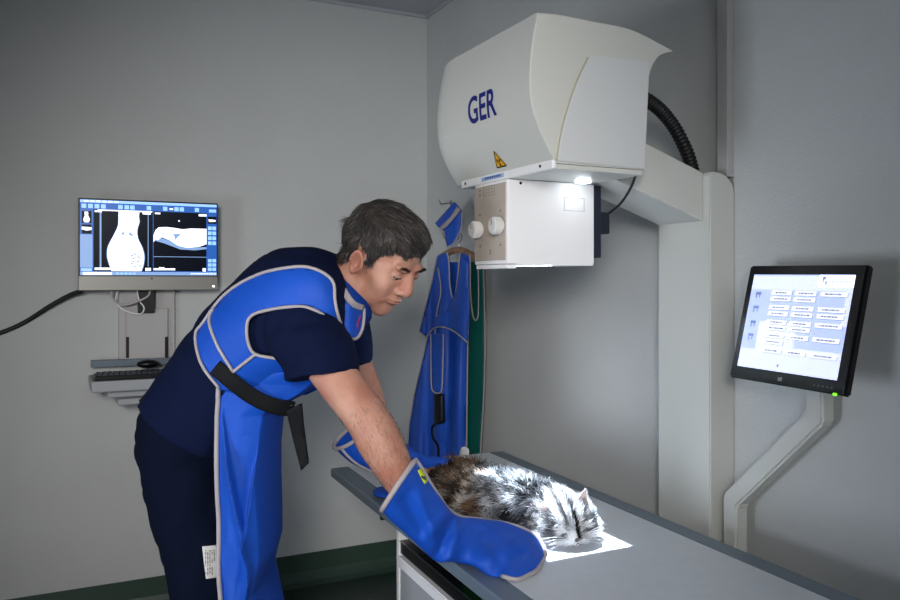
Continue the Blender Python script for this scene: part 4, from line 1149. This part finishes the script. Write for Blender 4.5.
# gloves: flattened mitts lofted between their upper and lower edges
def proj(p):
    q = p-CAM; d = q.dot(F); return CX+FPX*q.dot(R)/d, HY-FPX*q.z/d
CREASE = [((452, 521), (434, 560), -.013, 5), ((463, 524), (447, 566), .009, 6), ((420, 495), (438, 548), .007, 6), ((404, 500), (428, 540), -.006, 6), ((478, 562), (520, 538), .007, 8), ((496, 572), (522, 552), -.007, 5), ((486, 530), (500, 560), -.005, 7), ((446, 512), (425, 540), .007, 5)]
def crease(p):
    x, y = proj(p); o = 0
    for a, b, am, w_ in CREASE:
        a = V(a); b = V(b); q = V((x, y)); t = max(0, min(1, (q-a).dot(b-a)/(b-a).length_squared)); d = (q-a.lerp(b, t)).length
        o += am*math.exp(-(d/w_)**2)
    return o
def mitt(name, secs, parent, k=6, n=48, edgeon=True):
    """secs: (A, B, halfthickness)"""
    rows = [((a+b)/2, (a-b)/2, h_) for a, b, h_ in secs]; full = []
    for i, (c_, e, h_) in enumerate(rows):
        t = rows[min(i+1, len(rows)-1)][0]-rows[max(i-1, 0)][0]
        nrm_ = t.cross(e).normalized()
        if nrm_.dot(V((0, 0, 1))-F*.7) < 0: nrm_ = -nrm_
        if i < 4 and edgeon:
            vw = -(c_-CAM).normalized()+Z*.06; vw = (vw-e.normalized()*vw.dot(e.normalized())).normalized()
            nrm_ = nrm_.lerp(vw, (1, .85, .55, .25)[i]).normalized()
        full.append((c_, e, nrm_*h_))
    bm = bmesh.new()
    rings = loft(bm, full, n, k, power=1.0, cap=False)
    bm.faces.new(rings[-1])
    for v in bm.verts: v.co += V((1, 1, 1))*0
    for r_ in rings[2:]:
        for v in r_:
            v.co += V((0, 0, 1))*(.003*nz(v.co, 22, 1)+.006*nz(v.co, 9, 2))
    if edgeon:
        bm.normal_update()
        for r_ in rings[3:-2]:
            for v in r_: v.co += (CAM-v.co).normalized()*crease(v.co)*1.7 if v.normal.dot(CAM-v.co) != 0 and (v.co-sum((q.co for q in r_), V())/n).dot(CAM-v.co) > 0 else V()
    cent = [c_.copy() for c_ in [sum((v.co for v in r_), V())/n for r_ in rings]]
    edgeA = [r_[0].co.copy() for r_ in rings]; cuff = [v.co.copy() for v in rings[0]]; tip = [v.co.copy() for v in rings[-1]]; edgeB = [r_[n//2].co.copy() for r_ in rings]
    bmesh.ops.recalc_face_normals(bm, faces=bm.faces)
    bmesh.ops.solidify(bm, geom=list(bm.faces), thickness=.003)
    o = obj(name, bm, M['lead'], parent, smooth=True)
    return o, edgeA, edgeB, cuff, tip
G = [ # upper px,py,d / lower px,py,d / half thickness
    ((415, 461, 1.66), (382, 510, 1.62), .052),
    ((424, 474, 1.68), (393, 523, 1.635), .046),
    ((435, 491, 1.71), (408, 537, 1.65), .040),
    ((446, 508, 1.745), (424, 551, 1.665), .034),
    ((456, 517, 1.79), (440, 563, 1.68), .031),
    ((470, 520, 1.83), (454, 561, 1.69), .031),
    ((490, 522.5, 1.855), (472, 564, 1.695), .031),
    ((509, 526, 1.85), (488, 574, 1.665), .028),
    ((526, 531, 1.835), (502, 576, 1.65), .022),
    ((538, 539, 1.81), (515, 579, 1.637), .014),
    ((544, 549, 1.785), (528, 574, 1.662), .007),
    ((545, 556, 1.765), (539, 568, 1.695), .003)]
g1, eA, eB, cuf, tip = mitt('lead_glove', [(W(*a), W(*b), h_) for a, b, h_ in G], man)
bm = bmesh.new(); tube(bm, cuf+[cuf[0]], .0055, n=10, k=1); obj('cuff_binding', bm, M['trim'], g1)
bm = bmesh.new(); tube(bm, [p-F*.004+Z*.005 for p in eA[::3]]+[eA[-1]]+[eB[-k] for k in (2, 6, 11, 15, 19)], .0048, n=10, k=2); obj('edge_binding', bm, M['trim'], g1)
gm_bvh = BVHTree.FromPolygons([v.co for v in g1.data.vertices], [tuple(p.vertices) for p in g1.data.polygons])
def ongl(off):
    def f(pts):
        o = []
        for x, y in pts:
            h_ = gm_bvh.ray_cast(CAM, ray(x, y).normalized()); d = (h_[0]-CAM).dot(F) if h_[0] else 1.66
            o.append(W(x, y, d-off))
        return o
    return f
bm = sheet([(418.5, 471), (422, 468.5), (428, 481), (425, 484)], ongl(.004), 3, .002); tg = obj('yellow_label', bm, M['tag_y'], g1)
bm = sheet([(421, 476), (424.5, 474.5), (426.5, 480), (423.5, 479)], ongl(.0065), 3, .001); obj('label_print', bm, M['black_ink'], tg)
GL = [((366, 419, 2.20), (341, 448, 2.10), .062), ((386, 432, 2.24), (356, 463, 2.12), .056), ((412, 451, 2.27), (376, 474, 2.16), .048), ((428, 457, 2.31), (402, 482, 2.20), .042), ((446, 459.5, 2.35), (425, 477, 2.26), .036), ((460, 461, 2.37), (446, 470, 2.32), .026), ((471, 463, 2.385), (466, 466.5, 2.37), .008)]
g2, eA, eB, cuf, tip = mitt('lead_glove', [(W(*a), W(*b), h_) for a, b, h_ in GL], man, edgeon=False)
bm = bmesh.new(); tube(bm, cuf+[cuf[0]], .0055, n=10, k=1); obj('cuff_binding', bm, M['trim'], g2)
bm = bmesh.new(); tube(bm, [p+Z*.001 for p in eB[::3]], .0048, n=10, k=2); obj('edge_binding', bm, M['trim'], g2)
bm = bmesh.new()
q = on_z(384, 492, TZ+.012); ell(bm, q, (.032, .05, .011), Matrix.Rotation(math.radians(-20), 3, 'Z')); limb(bm, [(q, .011), (q+V((.03, .06, .015)), .012), (W(412, 476, 2.25), .014)], 12, 4)
for v in bm.verts: v.co.z = max(v.co.z, TZ+.003)
obj('thumb_flap', bm, M['lead'], g2, smooth=True)

# ------------------------------------------------------------------ the cat
cat = thing('cat', 'long-haired grey and white tabby cat lying flat on the lit table', 'cat', V((1.05, 1.75, TZ)))
bm = bmesh.new()
def ce(px, py, d, r, rot=None): 
    c_ = W(px, py, d); ell(bm, c_, r if hasattr(r, '__len__') else (r, r, r), rot); return c_
spine = [(445, 497, 2.16, .046), (462, 500, 2.12, .055), (482, 501, 2.085, .061), (505, 501, 2.04, .064), (525, 504, 1.995, .060), (543, 509, 1.955, .054), (557, 514, 1.925, .048)]
limb(bm, [(W(*s[:3]), s[3]) for s in spine], 28, 5)
HCt = W(568.5, 521, 1.885)
HSC = 1.06
cf_ = (R*.18-F*.86-Z*.28).normalized()            # face direction
cu_ = (Z*.80-R*.14).normalized(); cu_ = (cu_-cf_*cu_.dot(cf_)).normalized()
cl2 = cu_.cross(cf_).normalized()
CM = Matrix((cf_, cl2, cu_)).transposed(); 
def cp_(x, y, z): return HCt+CM @ (V((x, y, z))*HSC)
_ell = ell
def ell(bm, c, r, rot=None, n=16):
    if rot is CM: r = V(r)*HSC
    _ell(bm, c, r, rot, n)
ell(bm, HCt, (.046, .050, .043), CM); ell(bm, cp_(.030, .0, -.014), (.026, .026, .019), CM)
ell(bm, cp_(.040, .011, -.018), (.014, .014, .012), CM); ell(bm, cp_(.040, -.011, -.018), (.014, .014, .012), CM); ell(bm, cp_(.030, 0, -.030), (.014, .012, .009), CM)
for s_ in (-1, 1): ell(bm, cp_(.014, s_*.030, -.012), (.024, .020, .022), CM)
# forelegs folded, hind legs along the table
limb(bm, [(W(530, 520, 1.95), .030), (W(545, 536, 1.90), .022), (W(556, 541, 1.87), .018)], 14, 4)
limb(bm, [(W(548, 500, 2.02), .028), (W(575, 515, 1.96), .020), (W(590, 527, 1.91), .016)], 14, 4)
limb(bm, [(W(450, 505, 2.09), .045), (W(470, 517, 2.03), .034), (W(492, 522, 1.99), .020), (W(505, 524, 1.975), .016)], 14, 4)
limb(bm, [(W(470, 480, 2.20), .034), (W(490, 480, 2.18), .028), (W(508, 482, 2.15), .02)], 14, 4)
limb(bm, [(W(447, 487, 2.19), .035), (W(440, 478, 2.25), .024), (W(446, 470, 2.31), .019), (W(464, 467, 2.33), .017), (W(480, 467, 2.32), .013)], 14, 5)
for v in bm.verts: v.co.z = max(v.co.z, TZ+.004)
cm = remesh(bm, .004, 3, .5)
for v in cm.vertices: v.co.z = max(v.co.z, TZ+.0035)
axs = (W(571, 519, 1.895)-W(445, 492, 2.16)); aL = axs.length; axs.normalize(); tail0 = W(445, 492, 2.16)
spots = [(W(508, 466, 2.12), .052, 'd'), (W(488, 468, 2.15), .062, 'd'), (W(532, 500, 1.93), .040, 'g'), (W(550, 530, 1.88), .034, 'd'), (W(528, 518, 1.92), .038, 'g'), (W(512, 516, 1.96), .025, 'd'), (W(480, 510, 2.03), .045, 'b'), (W(545, 486, 1.96), .02, 'g')]
DK = (.006, .006, .008); BR = (.17, .10, .058); WH = (.40, .41, .43); GR = (.10, .10, .11); BW = (.50, .44, .37)
def mixc(a, b, t): return tuple(x+(y-x)*t for x, y in zip(a, b))
def coat(p):
    s_ = (p-tail0).dot(axs)/aL; n1 = nz(p, 28, 1); n2 = nz(p, 60, 2)
    l = CM.inverted() @ (p-HCt)/HSC
    if s_ > .80 and l.length < .078:                     # head: white with dark stripes
        WH_ = (.78, .78, .80); c_ = mixc(WH_, GR, .45) if n2 > .16 else WH_
        st_ = math.sin(l.y*300+n1*2)
        if l.z > .012 and l.x < .040 and st_+nz(p, 120, 6) > .35: c_ = mixc(WH_, DK, .8)
        if l.z > -.01 and abs(l.y-.006) < .004 and l.x > .02: c_ = DK
        if abs(l.y) > .018 and -.022 < l.z < .02 and math.sin(l.z*240+l.y*90*(1 if l.y > 0 else -1)+n1*2) > .40: c_ = mixc(WH_, DK, .8)
        if abs(l.y) > .036 and l.z > -.01 and n1 > .05: c_ = GR
        return c_
    st_ = math.sin(s_*46+n1*3.5)
    if s_ < .27 or (p-W(447, 480, 2.3)).length < .06:
        c_ = mixc(BR, DK, .8 if st_ > .1 else .15)
        if p.z < .76 and s_ > .0: c_ = BW if n1 > -.1 else BR
        if n2 > .25: c_ = mixc(c_, BW, .5)
    else:
        c_ = WH
        if n1 > .16+(.15 if .36 < s_ < .62 else 0): c_ = mixc(WH, GR, .75)
        if nz(p, 18, 5) > .20: c_ = mixc(WH, DK, .75)
        if s_ < .36: c_ = mixc(BW, WH, (s_-.27)/.09) if n1 < .1 else BR
    for c0, r0, k in spots:
        d_ = (p-c0).length+n1*.02
        if d_ < r0:
            t = {'d': DK, 'g': mixc(GR, DK, .6 if st_ > 0 else .1), 'b': BR}[k]
            c_ = mixc(t, c_, max(0, (d_/r0-.75)/.25))
    return c_
ca = cm.color_attributes.new('coat', 'FLOAT_COLOR', 'POINT'); fl = []
for v in cm.vertices:
    c_ = coat(v.co); fl += [c_[0], c_[1], c_[2], 1]
ca.data.foreach_set('color', fl)
mobj('body', cm, M['catskin'], cat)
rts = []
for p, n in sample(cm, 42000, lambda m, n: n.z > -.7 or m.z > TZ+.02):
    l = CM.inverted() @ (p-HCt)/HSC; s_ = (p-tail0).dot(axs)/aL
    j = V((random.gauss(0, .22), random.gauss(0, .22), random.gauss(0, .22)))
    tuft = V((nz(p, 35, 11), nz(p, 35, 12), nz(p, 35, 13)))*1.1
    if l.length < .075 and s_ > .8:
        out = (p-cp_(.045, 0, -.012)).normalized(); L_ = .007+.020*min(1, (p-cp_(.045, 0, -.012)).length/.07); fl_ = out
        d0 = (n*.5+fl_*.9+j*.5)
    else:
        fl_ = -axs*.75+V((0, 0, -.30)); L_ = random.uniform(.018, .036); d0 = (n*.75+fl_*.6+j+tuft)
    d0.normalize(); d1 = (d0+fl_*.35+V((0, 0, -.22))+j*.6).normalized()
    c_ = coat(p); b_ = random.uniform(.75, 1.15)*(.16 if nz(p, 70, 21)+.25*nz(p, 150, 22) > .13 and l.length > .07 else 1); c_ = tuple(min(.9, x*b_) for x in c_)
    if p.z+d0.z*L_ < TZ+.001: d0.z = abs(d0.z)*.2; d1.z = abs(d1.z)*.2
    if (p+d0*L_*.5+d1*L_*.5).z < TZ+.001: d1.z = abs(d1.z)
    rts.append((p-n*.001, n, d0, d1, L_, random.uniform(.0005, .0010), c_))
strands('fur', rts, M['fur'], cat)
# ears, eyes, nose, whiskers
for s_ in (-1, 1):
    base = V((-.002, s_*.031, .032)); tipv = V((-.002, .044, .070)) if s_ > 0 else V((-.010, -.058, .050))
    bm = bmesh.new(); n_ = 12; prev = None
    rows_ = []
    for i in range(7):
        t = i/6; c_ = base.lerp(tipv, t); wd = .019*(1-t**1.4)+.0012
        rows_.append([bm.verts.new(cp_(*(c_+V((-.008*math.cos(a_)*(1-t), math.sin(a_)*wd*.8, math.sin(a_)*wd*-.35*s_))))) for a_ in [(-PI/2)+PI*k/8 for k in range(9)]])
    for a, b in zip(rows_, rows_[1:]):
        for j in range(8): bm.faces.new((a[j], a[j+1], b[j+1], b[j])).smooth = True
    bmesh.ops.recalc_face_normals(bm, faces=bm.faces); bmesh.ops.solidify(bm, geom=list(bm.faces), thickness=.0015)
    eo = obj('ear', bm, M['catear'], cat, smooth=True)
    rts = []
    for p, n in sample(eo.data, 700, lambda m, n: True):
        d0 = ((cp_(*tipv)-cp_(*base)).normalized()+n*.2+V((random.gauss(0, .2), random.gauss(0, .2), random.gauss(0, .2)))).normalized()
        b_ = random.uniform(.4, .85); rts.append((p, n, d0, d0, random.uniform(.004, .010)*(1 if s_ > 0 else 1.8), .0004, (b_, b_*.97, b_*.94)))
    strands('ear_fur', rts, M['fur'], eo)
    bm = bmesh.new(); pts = [cp_(.0445-.004*abs(k)/2-.003*(k*s_ > 0)*abs(k)/2, s_*(.020+.0045*k), -.001+.0015*k) for k in (-2, -1, 0, 1, 2)]
    tube(bm, pts, .0017, n=8, k=4); obj('closed_eye', bm, M['black_ink'], cat)
bm = bmesh.new(); ell(bm, cp_(.0545, 0, -.011), (.004, .0058, .0045), CM, n=8); obj('nose', bm, M['catnose'], cat, smooth=True)
bm = bmesh.new(); tube(bm, [cp_(.0535, -.010, -.026), cp_(.055, -.005, -.023), cp_(.0555, 0, -.019), cp_(.055, .005, -.023), cp_(.0535, .010, -.026)], .0011, n=6); obj('mouth', bm, M['catnose'], cat)
bm = bmesh.new()
for s_ in (-1, 1):
    for k in range(6):
        p = cp_(.048, s_*.014, -.018+.003*(k-2)); q = cp_(.055, s_*(.055+.004*k), -.028+.010*(k-1)); q.z = max(q.z, TZ+.004)
        tube(bm, [p, p.lerp(q, .5)+Z*.004, q], .0004, n=5, k=4)
obj('whiskers', bm, M['white'], cat)

# ------------------------------------------------------------------ unseen key and fill lights (behind and beside the camera)
def area(name, loc, target, sx, sy, e, colr):
    l = bpy.data.lights.new(name, 'AREA'); l.shape = 'RECTANGLE'; l.size = sx; l.size_y = sy; l.energy = e; l.color = colr
    o = bpy.data.objects.new(name, l); C.objects.link(o); o.location = loc
    o.rotation_euler = (V(target)-V(loc)).to_track_quat('-Z', 'Y').to_euler(); return o
def spot(name, loc, target, e, colr, ang, size):
    l = bpy.data.lights.new(name, 'SPOT'); l.energy = e; l.color = colr; l.spot_size = math.radians(ang); l.spot_blend = 1.0; l.shadow_soft_size = size
    o = bpy.data.objects.new(name, l); C.objects.link(o); o.location = loc
    o.rotation_euler = (V(target)-V(loc)).to_track_quat('-Z', 'Y').to_euler(); return o
spot('offscreen_light', (-.6, -.9, 1.75), (1.0, 3.1, .95), 385, (1.0, .975, .95), 52, .3)  # unseen key light; its soft narrow cone is shaped to darken the edges
area('offscreen_light', (.4, -1.2, 2.2), (1.0, 2.4, 1.2), .9, .5, 14, (.86, .93, 1.0))  # cool fill added out of view behind the camera
area('cool_side_fill', (-1.7, .9, .75), (1.55, 2.3, 1.2), .8, .8, 9, (.80, .89, 1.0)).data.spread = math.radians(75)  # invented low side fill, out of view, cooling the right wall and arm underside
w = bpy.data.worlds.new('world'); scn.world = w; w.use_nodes = True
w.node_tree.nodes['Background'].inputs[0].default_value = (.05, .055, .065, 1); w.node_tree.nodes['Background'].inputs[1].default_value = .3
bpy.data.meshes.remove(ttm)
